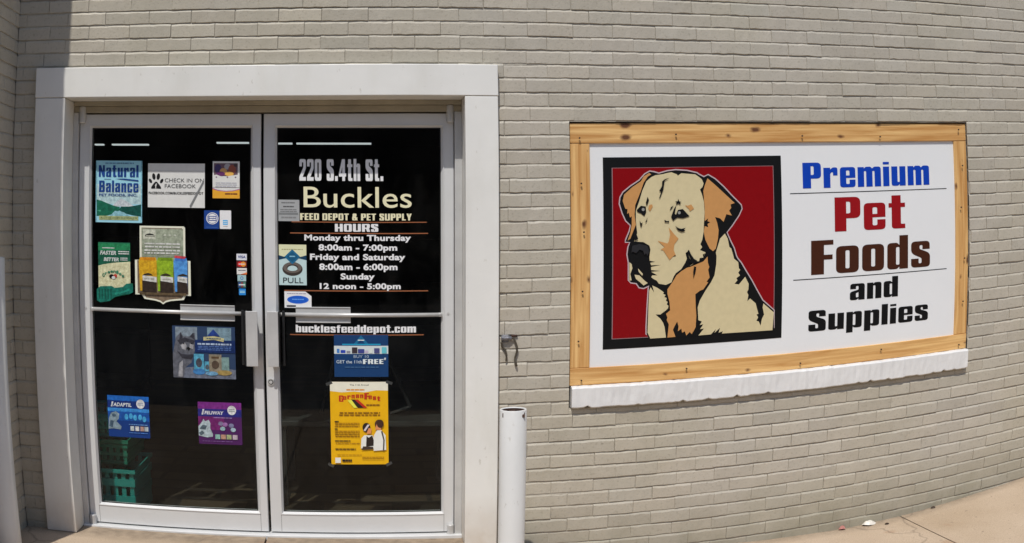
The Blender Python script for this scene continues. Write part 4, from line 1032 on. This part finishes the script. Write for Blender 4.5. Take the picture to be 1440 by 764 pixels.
@photo
def f_wolf(a):
    sk = ink((112, 124, 134)); g1 = ink((82, 84, 92)); g2 = ink((46, 46, 54)); g3 = ink((138, 138, 142)); nv = ink((16, 38, 84)); cy = ink((72, 140, 165))
    a.rect(.05, .66, .40, .98, sk); a.rect(.56, .72, .94, .98, ink((104, 128, 140)))
    a.poly([(0, .0), (0, .45), (.06, .78), (.14, .88), (.17, .80), (.30, .80), (.36, .88), (.37, .74), (.38, .60), (.34, .48), (.3, .30), (.2, .2), (.17, 0)], g1)
    a.poly([(.13, .88), (.17, .78), (.11, .72)], g2); a.poly([(.34, .88), (.28, .80), (.36, .74)], g2)
    a.poly([(.08, .72), (.2, .78), (.36, .72), (.34, .66), (.22, .70), (.12, .64)], g2)
    a.poly([(.13, .63), (.2, .68), (.23, .62), (.21, .53), (.15, .56)], g3); a.poly([(.28, .66), (.34, .64), (.33, .56), (.27, .58)], g3)
    a.poly([(.22, .58), (.26, .6), (.29, .57), (.26, .52)], BLK); a.ell(.18, .665, .014, .012, BLK); a.ell(.31, .665, .014, .012, BLK)
    a.poly([(.07, .52), (.15, .38), (.3, .36), (.34, .46), (.24, .45), (.14, .46)], g2)
    a.poly([(.08, .02), (.1, .28), (.16, .34), (.15, .02)], g3)
    a.poly([(.17, .0), (.2, .2), (.5, .24), (1, .18), (1, 0)], ink((92, 98, 112)))
    a.rect(.36, .50, 1, .74, nv)
    a.bars(.40, .94, .645, .685, 1, ink((150, 165, 195)), 3, .8, 8); a.bars(.40, .94, .54, .635, 3, ink((74, 100, 150)), 5, .5, 8)
    a.poly([(.56, .82), (.66, .95), (.76, .82)], ink((30, 56, 120)))
    a.poly([(.50, .73), (.50, .80), (.67, .82), (.83, .78), (.82, .71), (.67, .75)], ink((168, 162, 120)))
    a.bars(.55, .78, .755, .785, 1, ink((70, 84, 90)), 4, .8, 4)
    a.rect(.34, .16, .50, .47, cy); a.ell(.42, .30, .05, .09, ink((60, 62, 70))); a.ell(.42, .13, .10, .06, ink((56, 110, 160)))
    a.rect(.51, .14, .59, .33, cy); a.ell(.55, .22, .03, .05, ink((70, 80, 90)))
    a.rect(.58, .12, .78, .47, ink((120, 112, 96))); a.ell(.68, .27, .06, .08, ink((70, 58, 48))); a.rect(.62, .39, .74, .43, ink((80, 62, 44)))
    a.rect(.78, .1, .90, .42, ink((106, 132, 130))); a.ell(.82, .12, .12, .05, ink((140, 120, 70))); a.ell(.62, .1, .1, .04, ink((96, 140, 170)))
poster('wolf', 'poster', 'dark blue poster with a grey wolf and pet food bags, under the left push bar', 'poster', ink((38, 56, 84)), f_wolf)

@photo
def f_adaptil(a):
    b1 = ink((28, 96, 170)); b2 = ink((14, 40, 100)); wt = ink((180, 192, 205))
    a.rect(0, .88, 1, 1, ink((24, 86, 160)))
    a.rect(0, .70, 1, .88, b2); a.rect(0, .62, 1, .70, ink((50, 120, 185)))
    a.rect(0, .40, 1, .62, ink((20, 70, 140)))
    a.text('ADAPTIL', .14, .58, .74, .09, wt, .04, slant=.15); a.poly([(.08, .73), (.12, .73), (.15, .85), (.11, .85)], wt)
    a.ell(.80, .82, .10, .11, ink((196, 200, 205))); a.bars(.73, .87, .78, .86, 2, ink((120, 130, 150)), 4, .5, 2)
    g = ink((112, 130, 140)); g2 = ink((60, 80, 96))
    a.poly([(.0, .18), (.02, .45), (.08, .58), (.2, .62), (.28, .56), (.26, .44), (.2, .38), (.32, .26), (.3, .18), (.12, .2)], g)
    a.ell(.15, .52, .05, .04, g2); a.poly([(.02, .25), (.06, .4), (.14, .38), (.1, .22)], g2)
    for (x, y) in ((.45, .5), (.56, .52), (.66, .49), (.78, .5), (.88, .46)): a.ell(x, y, .045, .07, ink((60, 140, 190)))
    for (x, c) in ((.58, (170, 178, 178)), (.70, (190, 190, 190)), (.82, (150, 120, 110)), (.92, (160, 170, 175))): a.rect(x - .045, .17, x + .045, .28, ink(c))
    a.bars(.5, .95, .1, .14, 1, ink((70, 110, 170)), 4, .5, 6); a.bars(.5, .95, .3, .34, 1, ink((90, 130, 180)), 4, .5, 6)
poster('adaptil', 'flyer', 'blue square flyer with a pale dog and white seal, above the baskets', 'flyer', ink((14, 48, 108)), f_adaptil, .004)
@photo
def f_feliway(a):
    pu = ink((104, 36, 112)); nv = ink((34, 34, 104)); wt = ink((190, 188, 205))
    a.rect(0, .82, 1, 1, pu); a.rect(0, .66, 1, .84, nv); a.rect(0, .34, .6, .66, ink((96, 28, 88)))
    a.text('FELIWAY', .15, .58, .71, .08, wt, .04, slant=.15); a.poly([(.08, .70), (.12, .70), (.15, .83), (.11, .83)], wt)
    a.ell(.78, .82, .10, .11, ink((198, 200, 200))); a.bars(.71, .85, .78, .86, 2, ink((120, 130, 130)), 4, .5, 2)
    a.bars(.35, .78, .625, .65, 1, ink((140, 120, 170)), 5, .7, 6)
    g = ink((150, 164, 168)); g2 = ink((70, 84, 92))
    a.poly([(0, .2), (0, .42), (.08, .52), (.12, .6), (.16, .54), (.24, .58), (.28, .5), (.27, .38), (.33, .24), (.32, .18), (.2, .16), (.08, .18)], g)
    a.poly([(.02, .36), (.1, .46), (.2, .44), (.16, .34)], g2); a.poly([(.0, .26), (.08, .32), (.14, .26), (.05, .2)], g2)
    for (x, y, c) in ((.52, .5, (110, 100, 130)), (.62, .48, (130, 90, 140)), (.76, .46, (110, 110, 140)), (.56, .38, (130, 160, 165)), (.8, .36, (140, 160, 170))): a.ell(x, y, .06, .05, ink(c))
    for (x, c) in ((.44, (120, 160, 150)), (.57, (170, 130, 110)), (.70, (140, 150, 110)), (.84, (165, 150, 160))): a.rect(x - .055, .13, x + .055, .24, ink(c))
    a.bars(.08, .8, .06, .09, 1, ink((110, 80, 130)), 4, .5, 9)
poster('feliway', 'flyer', 'purple square flyer with a pale cat and white seal, low on the left door', 'flyer', ink((66, 26, 78)), f_feliway, .004)

def f_notice(a):
    a.bars(.15, .8, .80, .92, 1, ink((100, 100, 100)), 2, .5, 4); a.bars(.25, .75, .62, .74, 1, ink((80, 80, 80)), 3, .5, 3)
    a.bars(.1, .88, .32, .58, 3, ink((105, 105, 105)), 5, .45, 5); a.rect(.06, .30, .94, .40, ink((112, 114, 114)))
    a.bars(.15, .85, .1, .25, 1, ink((120, 120, 120)), 5, .45, 5)
poster('notice', 'paper_notice', 'small grey paper notice at the edge of the pane left of the shop name', 'notice', ink((146, 148, 148)), f_notice)
def f_pull(a):
    nv = ink((16, 52, 78)); 
    a.rect(0, .70, 1, 1, ink((196, 196, 160))); a.bars(.12, .88, .86, .9, 1, ink((150, 148, 110)), 4, .6, 7)
    a.poly([(0, .62), (0, .74), (.25, .69), (.75, .69), (1, .74), (1, .62), (.75, .66), (.25, .66)], nv)
    a.ell(.5, .40, .36, .17, ink((52, 46, 42)), ring=.50)
    a.ell(.5, .43, .33, .13, ink((92, 84, 78)), ring=.62)
    a.poly([(.22, .70), (.5, .885), (.78, .70), (.5, .515)], ink((26, 92, 126)))
    a.poly([(.3, .70), (.5, .83), (.70, .70), (.5, .57)], ink((20, 76, 108)))
    a.bars(.40, .60, .69, .73, 1, ink((120, 170, 190)), 3, .7, 3)
    a.text('PULL', .16, .88, .055, .13, ink((30, 34, 38)), .0)
poster('pull', 'pull_sticker', 'pale sticker reading PULL with a blue diamond over a dark ring', 'sticker', ink((168, 190, 190)), f_pull)
def f_oval(a):
    a.ell(.5, .50, .40, .25, ink((24, 80, 176))); a.ell(.5, .5, .37, .22, ink((40, 104, 200)), ring=.94)
    a.bars(.28, .72, .48, .56, 1, ink((90, 140, 210)), 4, .8, 3); a.bars(.1, .8, .84, .9, 1, ink((120, 110, 140)), 4, .6, 6)
    a.rect(.08, .06, .42, .16, ink((60, 60, 66)))
poster('oval', 'sticker', 'white clipped corner sticker with a blue oval, above the right push bar', 'sticker', ink((206, 206, 212)), f_oval, 0, [(0, 0), (1, 0), (1, .72), (.78, 1), (0, 1)])
def f_free(a):
    nv = ink((15, 50, 92)); wt = ink((196, 204, 208))
    a.rect(0, .55, 1, .74, ink((184, 192, 192)))
    a.poly([(.36, .78), (.5, .99), (.64, .78), (.58, .78), (.5, .90), (.42, .78)], ink((24, 92, 128)))
    a.rect(.15, .755, .86, .79, ink((30, 130, 165)))
    a.bars(.44, .56, .86, .89, 1, wt, 3, .7, 2)
    for (x, y, w, h, c) in ((.05, .57, .05, .1, (60, 110, 170)), (.12, .57, .09, .07, (36, 60, 150)), (.23, .57, .07, .05, (120, 120, 130)), (.33, .565, .10, .14, (52, 44, 50)), (.44, .565, .12, .10, (54, 60, 120)), (.57, .57, .06, .06, (170, 160, 180)), (.65, .57, .06, .1, (190, 196, 190)), (.74, .565, .10, .12, (64, 66, 110)), (.88, .56, .09, .15, (90, 170, 180))): a.rect(x, y, x + w, y + h, ink(c), .002)
    a.text('BUY 10', .36, .64, .455, .065, ink((150, 165, 180)), .0)
    a.text('GET the 11th', .04, .51, .325, .075, ink((170, 182, 192)), .01)
    (wx, wz), (wx2, wz2) = a.xy((.53, .31)), a.xy((.91, .425)); heavy(a, 'FREE', wx, wx2, wz, wz2 - wz, wt, .12); a.text('*', .92, .96, .36, .1, wt, .02)
    a.bars(.18, .82, .22, .25, 1, ink((70, 105, 140)), 6, .5, 8)
poster('free', 'poster', 'navy blue poster reading FREE with a white band of pet food packs', 'poster', ink((16, 52, 94)), f_free)
def f_fest(a):
    y1 = ink((242, 170, 12), 1.12); rd = ink((168, 42, 24)); br = ink((120, 78, 20)); wt = ink((206, 204, 196)); bk = ink((38, 30, 26)); sk = ink((196, 128, 84))
    a.poly([(0, .89), (0, 1), (1, 1), (1, .895), (.8, .90), (.6, .875), (.4, .885), (.2, .875)], ink((206, 202, 184)))
    a.text('The 11th Annual', .34, .67, .955, .018, bk, .01)
    a.bars(.28, .6, .895, .915, 1, ink((190, 120, 30)), 3, .8, 4)
    for i, ch in enumerate('GermanFest'):
        t = i / 9
        big = ch in 'GF'
        h = .075 if big else .052
        w = .085 if big else .062
        x = .15 + t * .66
        zz = .775 + .035 * math.sin(math.pi * t) + (.0 if not big else -.012)
        (wx, wz), (wx2, wz2) = a.xy((x, zz)), a.xy((x + w * .92, zz + h)); heavy(a, ch, wx, wx2, wz, wz2 - wz, rd)
    a.poly([(.36, .79), (.44, .79), (.60, .69), (.48, .69)], bk); a.poly([(.42, .79), (.48, .79), (.64, .69), (.58, .69)], rd); a.poly([(.30, .78), (.37, .785), (.47, .69), (.41, .69)], ink((244, 204, 70)))
    a.bars(.62, .86, .715, .735, 1, br, 3, .7, 4)
    a.bars(.15, .86, .59, .645, 2, br, 9, .45, 8)
    a.bars(.07, .14, .515, .535, 1, bk, 1, .6, 1); a.bars(.07, .5, .455, .515, 3, br, 12, .4, 7)
    a.bars(.07, .12, .425, .445, 1, bk, 1, .6, 1); a.bars(.07, .5, .33, .42, 4, br, 13, .4, 7)
    a.bars(.07, .34, .28, .30, 1, bk, 14, .6, 4); a.bars(.07, .5, .25, .27, 1, br, 15, .4, 7); a.bars(.07, .43, .18, .20, 1, bk, 16, .7, 5)
    a.bars(.1, .54, .11, .125, 1, br, 17, .5, 8); a.bars(.54, .92, .06, .10, 2, br, 18, .4, 6)
    a.rect(.07, .02, .165, .085, wt); a.bars(.19, .36, .035, .065, 1, bk, 18, .9, 3)
    # couple seen from behind
    a.poly([(.52, .20), (.53, .32), (.58, .36), (.66, .36), (.73, .36), (.76, .30), (.75, .20)], wt)
    a.poly([(.61, .22), (.62, .35), (.66, .33), (.72, .36), (.745, .30), (.74, .23)], bk)
    a.poly([(.53, .18), (.74, .19), (.73, .22), (.56, .225)], ink((60, 48, 40)))
    a.ell(.62, .455, .068, .055, bk); a.poly([(.57, .42), (.64, .49), (.68, .49), (.60, .41)], ink((190, 180, 184))); a.poly([(.62, .38), (.70, .38), (.71, .44), (.66, .45)], sk)
    a.poly([(.74, .17), (.75, .36), (.80, .42), (.88, .42), (.95, .36), (.96, .18)], wt)
    a.poly([(.87, .41), (.90, .41), (.935, .30), (.925, .17), (.90, .17), (.91, .30)], ink((70, 66, 62)))
    a.ell(.84, .495, .075, .055, ink((70, 44, 32))); a.poly([(.77, .43), (.80, .50), (.86, .47), (.88, .42)], sk); a.ell(.86, .50, .06, .05, ink((60, 38, 28)))
poster('fest', 'event_poster', 'tall yellow festival poster with a couple in folk dress, taped low on the right door', 'poster', ink((242, 170, 14), 1.12), f_fest)
TAPE = surf('clear_tape', (.05, .053, .052), rough=.25, var=.1)
q = PR['fest']
for (x, z, s, nm) in ((q[0] - .004, q[3] - .008, .4, 'top left'), (q[2] + .006, q[3] - .004, -.3, 'top right'), (q[0] - .002, q[1] - .004, -.5, 'bottom left'), (q[2] + .002, q[1] + .002, .5, 'bottom right')):
    mb = MB()
    c, sn = math.cos(s), math.sin(s)
    P4 = [(x + a * c - b * sn, z + a * sn + b * c) for a, b in ((-.015, -.007), (.015, -.007), (.015, .007), (-.015, .007))]
    mb.add([(a, .1526, b) for a, b in P4] + [(a, .1530, b) for a, b in P4], [(0, 1, 2, 3), (7, 6, 5, 4), (0, 4, 5, 1), (1, 5, 6, 2), (2, 6, 7, 3), (3, 7, 4, 0)], TAPE)
    tag(mb.build('tape_piece', None, (x, .1528, z)), 'piece of clear tape on the %s corner of the yellow poster' % nm, 'tape', 'tape pieces on the yellow poster')

# ------------------------------------------------------------------ the big sign in the old window opening
sign = empty('shop_sign', (1.9, .03, .892), 'large white sign with a yellow dog picture in a pine board frame', 'sign')
def board(x0, x1, z0, z1, yf):
    vert = (z1 - z0) > (x1 - x0)
    mb = MB()
    L, W = (z1 - z0, x1 - x0) if vert else (x1 - x0, z1 - z0)
    mb.box(-L / 2, L / 2, yf - .03, .03, -W / 2, W / 2, PINE, .0025)
    o = mb.build('pine_board')
    o.parent = sign
    o.location = Vector(((x0 + x1) / 2, .04, (z0 + z1) / 2)) - sign.location
    if vert: o.rotation_euler = (0, math.pi / 2, 0)
    return o
board(.781, 3.0155, 2.0025, 2.093, .001)
board(.781, 3.0145, .8925, .9735, .000)
board(.7815, .8735, .9745, 2.0015, .003)
board(2.9285, 3.0150, .9745, 2.0015, .003)
mb = MB(); mb.box(.83, 2.97, .022, .034, .93, 2.04, PANELW); mb.build('sign_panel', sign, (1.9, .028, 1.49))
# nails in the boards
g = random.Random(4)
NAIL = surf('nail_head', (.06, .035, .02), rough=.6)
nails = []
for x in (.84, 1.32, 1.95, 2.45, 2.94): nails += [(x + g.uniform(-.03, .03), 2.03 + g.uniform(-.01, .04)), (x + g.uniform(-.03, .03), .93 + g.uniform(-.02, .02))]
for z in (1.1, 1.33, 1.6, 1.82): nails += [(.825 + g.uniform(-.02, .02), z), (2.972 + g.uniform(-.015, .015), z + .05)]
for x, z in nails:
    mb = MB(); mb.tube([(x, .0042, z), (x, -.0012, z)], .0042, NAIL, 8)
    mb.build('nail_head', sign, (x, .001, z))

DOGM = {'cream': ink((200, 186, 146), 1.15), 'tan': ink((192, 140, 84), 1.1), 'black': ink((13, 13, 13), 1), 'nose': ink((42, 42, 44), 1), 'glint': ink((150, 150, 145), 1), 'sil': ink((12, 12, 12), 1)}
def dog_picture():
    x0, x1, z0, z1 = .937, 1.850, 1.0545, 1.938
    a = Art(x0, z0, x1, z1, .0217, ink((12, 13, 13), 1), thick=.0009, step=.00022)
    w = x1 - x0
    f = .052
    a.poly([(x0 + .042, z0 + .046), (x1 - .043, z0 + .046), (x1 - .043, z1 - .048), (x0 + .042, z1 - .048)], ink((150, 120, 122), 1), True)
    a.poly([(x0 + .046, z0 + .049), (x1 - .046, z0 + .049), (x1 - .046, z1 - .050), (x0 + .046, z1 - .050)], ink((126, 8, 14), 1.15, .3), True)
    for key, pts in DOG:
        if key == 'sil':
            # thin pale keyline round the silhouette
            n = len(pts); o = []
            for i in range(n):
                p = Vector(pts[i - 1]); q = Vector(pts[i]); r_ = Vector(pts[(i + 1) % n])
                t = (r_ - p).normalized()
                o.append((q.x - t.y * .0055, q.y + t.x * .0055))
            ar = sum(pts[i - 1][0] * pts[i][1] - pts[i][0] * pts[i - 1][1] for i in range(n))
            if ar > 0: o = [(2 * pts[i][0] - o[i][0], 2 * pts[i][1] - o[i][1]) for i in range(n)]
            zmin = z0 + .050
            o = [(x, max(z, zmin)) for x, z in o]
            a.poly(o, ink((196, 176, 178), 1), True)
        a.poly(pts, DOGM[key], True)
    return a.build('dog_picture', sign)
dog_picture()

def sign_word(word, spec, mat):
    x0, x1, base, cap = spec
    a = Art(x0, base, x1, base + cap, .0217, thick=.0006)
    heavy(a, word, x0, x1, base, cap, mat)
    return a.build('lettering', sign)
for wd, c in (('Premium', (14, 62, 170)), ('Pet', (146, 18, 24)), ('Foods', (66, 34, 20)), ('and', (16, 16, 17)), ('Supplies', (16, 16, 17))):
    sign_word(wd, SG[wd], ink(c, 1.1, .35))
for q in SRULE: Art(*q, .0217, ink((20, 20, 20), 1), thick=.0005).build('rule_line', sign)

# ------------------------------------------------------------------ pipes, cut conduit, litter
def pipe(x, y, rad, z0, z1, label):
    o = empty('pipe_bollard', (x, y, z0), label, 'pipe', 'white pipe bollards beside the entrance')
    mb = MB()
    mb.lathe([(rad, z0), (rad, z1 - .003), (rad - .002, z1), (rad - .007, z1), (rad - .009, z1 - .003), (rad - .009, z1 - .05)], x, y, PIPEW, 48)
    b = mb.build('pipe_shaft', o, (x, y, z0), smooth=True)
    mb = MB()
    mb.lathe([(rad - .0095, z1 - .004), (rad - .0095, z1 - .4), (0, z1 - .4)], x, y, RUST, 32)
    g2 = random.Random(3)
    for k in range(26):
        t = g2.uniform(0, 6.28); q = rad * .8 * math.sqrt(g2.random()); s = g2.uniform(.006, .014)
        mb.box(x + q * math.cos(t) - s, x + q * math.cos(t) + s, y + q * math.sin(t) - s, y + q * math.sin(t) + s, z1 - .03, z1 - .03 + g2.uniform(.004, .022), RUST, .003)
    mb.lathe([(rad - .0096, z1 - .03), (0, z1 - .028)], x, y, RUST, 32)
    mb.build('pipe_bore', o, (x, y, z1 - .1))
    return o
pipe(*PIPE, 'short white open-topped pipe standing right of the door surround')
pipe(-1.752, -.4, .064, zg(-1.75) - .02, 1.480, 'tall white pipe standing in the shaded corner left of the door surround')

st = empty('cut_conduit', (.50, -.002, 1.13), 'cut grey conduit stub with two dangling brown wires on the brick wall', 'conduit')
mb = MB()
x0, x1 = STUB[0][0] + .003, STUB[1][0]
z1, z0 = STUB[0][1] - .002, STUB[2][1]
mb.tube([(x0, -.010, z1 - .016), (x0 + .030, -.011, z1 - .016), (x0 + .046, -.010, z1 - .019)], [.012, .013, .008], GALV, 9)
mb.box(x0 + .006, x0 + .034, -.005, .003, z0 - .004, z1 - .002, GALV, .003)
mb.box(x0 + .046, x1, -.008, .002, z1 - .012, z1 - .003, RUST, .002)
mb.build('conduit_stub', st, (x0, -.01, z1))
for W in (W1, W2):
    mb = MB()
    pts = [(x, -.011 + .002 * math.sin(i * 1.7), z) for i, (x, z) in enumerate(W)]
    rr = [.0045] * (len(pts) - 1) + [.0030]
    if W is W2: rr[-2] = .006; rr[-1] = .005
    # smooth the hanging line
    P2 = []; R2 = []
    for i in range(len(pts) - 1):
        for k in range(4):
            t = k / 4
            p0 = Vector(pts[max(i - 1, 0)]); p1 = Vector(pts[i]); p2 = Vector(pts[i + 1]); p3 = Vector(pts[min(i + 2, len(pts) - 1)])
            P2.append(.5 * ((2 * p1) + (p2 - p0) * t + (2 * p0 - 5 * p1 + 4 * p2 - p3) * t * t + (3 * p1 - p0 - 3 * p2 + p3) * t ** 3)); R2.append(rr[i] * (1 - t) + rr[i + 1] * t)
    P2.append(Vector(pts[-1])); R2.append(rr[-1])
    mb.tube(P2, R2, WIRE, 8)
    mb.build('wire', st, pts[0], smooth=True)

def scrap(name, x, y, s, mat, label, cat, seed, h=.012):
    g3 = random.Random(seed)
    mb = MB()
    n = 7
    z = zg(x) + .0015
    ring = [(x + s * (1 + .35 * g3.random()) * math.cos(2 * math.pi * k / n), y + s * .6 * (1 + .4 * g3.random()) * math.sin(2 * math.pi * k / n), z + g3.uniform(0, h * .5)) for k in range(n)]
    top = [((p[0] - x) * .6 + x, (p[1] - y) * .6 + y, z + h * (.6 + .6 * g3.random())) for p in ring]
    V = ring + top
    F = [(k, (k + 1) % n, n + (k + 1) % n, n + k) for k in range(n)] + [tuple(n + k for k in range(n)), tuple(range(n))[::-1]]
    mb.add(V, F, mat)
    return tag(mb.build(name, None, (x, y, z)), label, cat)
scrap('paper_scrap', 2.425, -.022, .036, ink((214, 208, 196), 1.2), 'crumpled white paper scrap lying against the foot of the wall', 'litter', 2, .024)
scrap('pink_scrap', 2.262, -.014, .020, ink((190, 128, 118), 1.0), 'small pink scrap lying against the foot of the wall', 'litter', 3, .020)
scrap('dry_leaf', 2.512, -.078, .013, ink((52, 36, 26), 1.0), 'small dark dry leaf on the sidewalk near the wall', 'leaf', 4, .006)
scrap('brown_leaf', 2.86, -.018, .014, ink((60, 42, 28), 1.0), 'dark brown leaf at the wall foot right of the white scrap', 'leaf', 5, .008)

# ------------------------------------------------------------------ things inside the shop
def basket(x, y, z, w, d, h, mat, label):
    mb = MB()
    t = .006
    def ring(za, zb, grow):
        a, b = w / 2 + grow, d / 2 + grow
        mb.box(x - a, x + a, y - b, y - b + t, za, zb, mat); mb.box(x - a, x + a, y + b - t, y + b, za, zb, mat)
        mb.box(x - a, x - a + t, y - b + t, y + b - t, za, zb, mat); mb.box(x + a - t, x + a, y - b + t, y + b - t, za, zb, mat)
    ring(z + h - .02, z + h, .012)
    for k in range(3): ring(z + .0 + k * h / 3, z + h * .14 + k * h / 3, .001 + k * .003)
    mb.box(x + w / 2 - t + .0005, x + w / 2 - .0005, y - d / 2 + t, y + d / 2 - t, z + .02, z + h - .021, mat)
    n = 8
    for i in range(n + 1):
        xx = x - w / 2 + (w - .022) * i / n
        for yy in (y - d / 2, y + d / 2 - t): mb.box(xx, xx + .022, yy + .001, yy + t - .001, z + .02, z + h - .02, mat)
        yy = y - d / 2 + (d - .014) * i / n
        for xx2 in (x - w / 2, x + w / 2 - t): mb.box(xx2 + .001, xx2 + t - .001, yy, yy + .014, z + .02, z + h - .02, mat)
    mb.box(x - w / 2 + t, x + w / 2 - t, y - d / 2 + t, y + d / 2 - t, z + .001, z + .006, mat)
    tag(mb.build('shopping_basket', None, (x, y, z)), label, 'basket', 'plastic baskets stacked inside the left door')
basket(-1.475, .47, .146, .36, .40, .27, TEAL, 'teal slotted shopping basket, lowest of the stack behind the left pane')
basket(-1.50, .56, .42, .31, .40, .13, GREENP, 'green slotted shopping basket in the middle of the stack')
basket(-1.51, .58, .555, .29, .38, .12, TEAL, 'teal slotted shopping basket on top of the stack')
(ea, eb, ec, ed, ee) = EASEL
ez = empty('display_easel', (ea[0], .8, eb[1]), 'black folding display easel standing inside behind the yellow poster', 'easel')
for nm, a, b in (('leg', ea, eb), ('leg', ec, ed), ('crossbar', ed, ee)):
    mb = MB(); mb.tube([(a[0], .8, a[1]), (b[0], .8, b[1])], .010, GASKET, 8); mb.build(nm, ez, (a[0], .8, a[1]))
mb = MB(); mb.tube([((ea[0] + ec[0]) / 2, .8, ea[1]), ((ea[0] + ec[0]) / 2, 1.05, ed[1])], .010, GASKET, 8); mb.build('leg', ez, (ea[0], .8, ea[1]))
tz = min(eb[1], ed[1]) - .011
tb = empty('display_table', (-.15, 1.0, .144), 'low dark display table inside the right door carrying the easel', 'table')
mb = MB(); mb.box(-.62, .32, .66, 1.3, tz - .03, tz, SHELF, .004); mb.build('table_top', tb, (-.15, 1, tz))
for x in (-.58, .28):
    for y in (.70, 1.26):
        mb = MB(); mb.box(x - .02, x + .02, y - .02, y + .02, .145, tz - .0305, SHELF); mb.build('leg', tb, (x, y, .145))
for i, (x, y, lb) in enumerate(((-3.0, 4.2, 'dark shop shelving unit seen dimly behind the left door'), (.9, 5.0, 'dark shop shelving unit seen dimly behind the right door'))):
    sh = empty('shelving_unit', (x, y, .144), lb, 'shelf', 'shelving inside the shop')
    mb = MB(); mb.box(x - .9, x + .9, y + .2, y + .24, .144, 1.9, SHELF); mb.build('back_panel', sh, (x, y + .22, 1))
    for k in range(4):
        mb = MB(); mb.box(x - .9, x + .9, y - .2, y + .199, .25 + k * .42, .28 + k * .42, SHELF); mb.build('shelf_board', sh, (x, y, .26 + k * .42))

# ------------------------------------------------------------------ added unseen building over the street, a dark backdrop for the panes to mirror
op = empty('added_opposite_building', (0, -24, -.13), 'added long low brown brick building, unseen across the street', 'building')
mb = MB(); mb.box(-45, 45, -34, -24, -.13, 9.0, OPPB); mb.build('wall', op, (0, -29, 0))
GLD = surf('dark_window', (.03, .035, .04), rough=.1, var=.1)
for i in range(9):
    x = -36 + i * 9
    mb = MB(); mb.box(x - 1.6, x + 1.6, -23.99, -23.9, 1.0, 3.4, GLD); mb.build('window', op, (x, -23.95, 2.2))
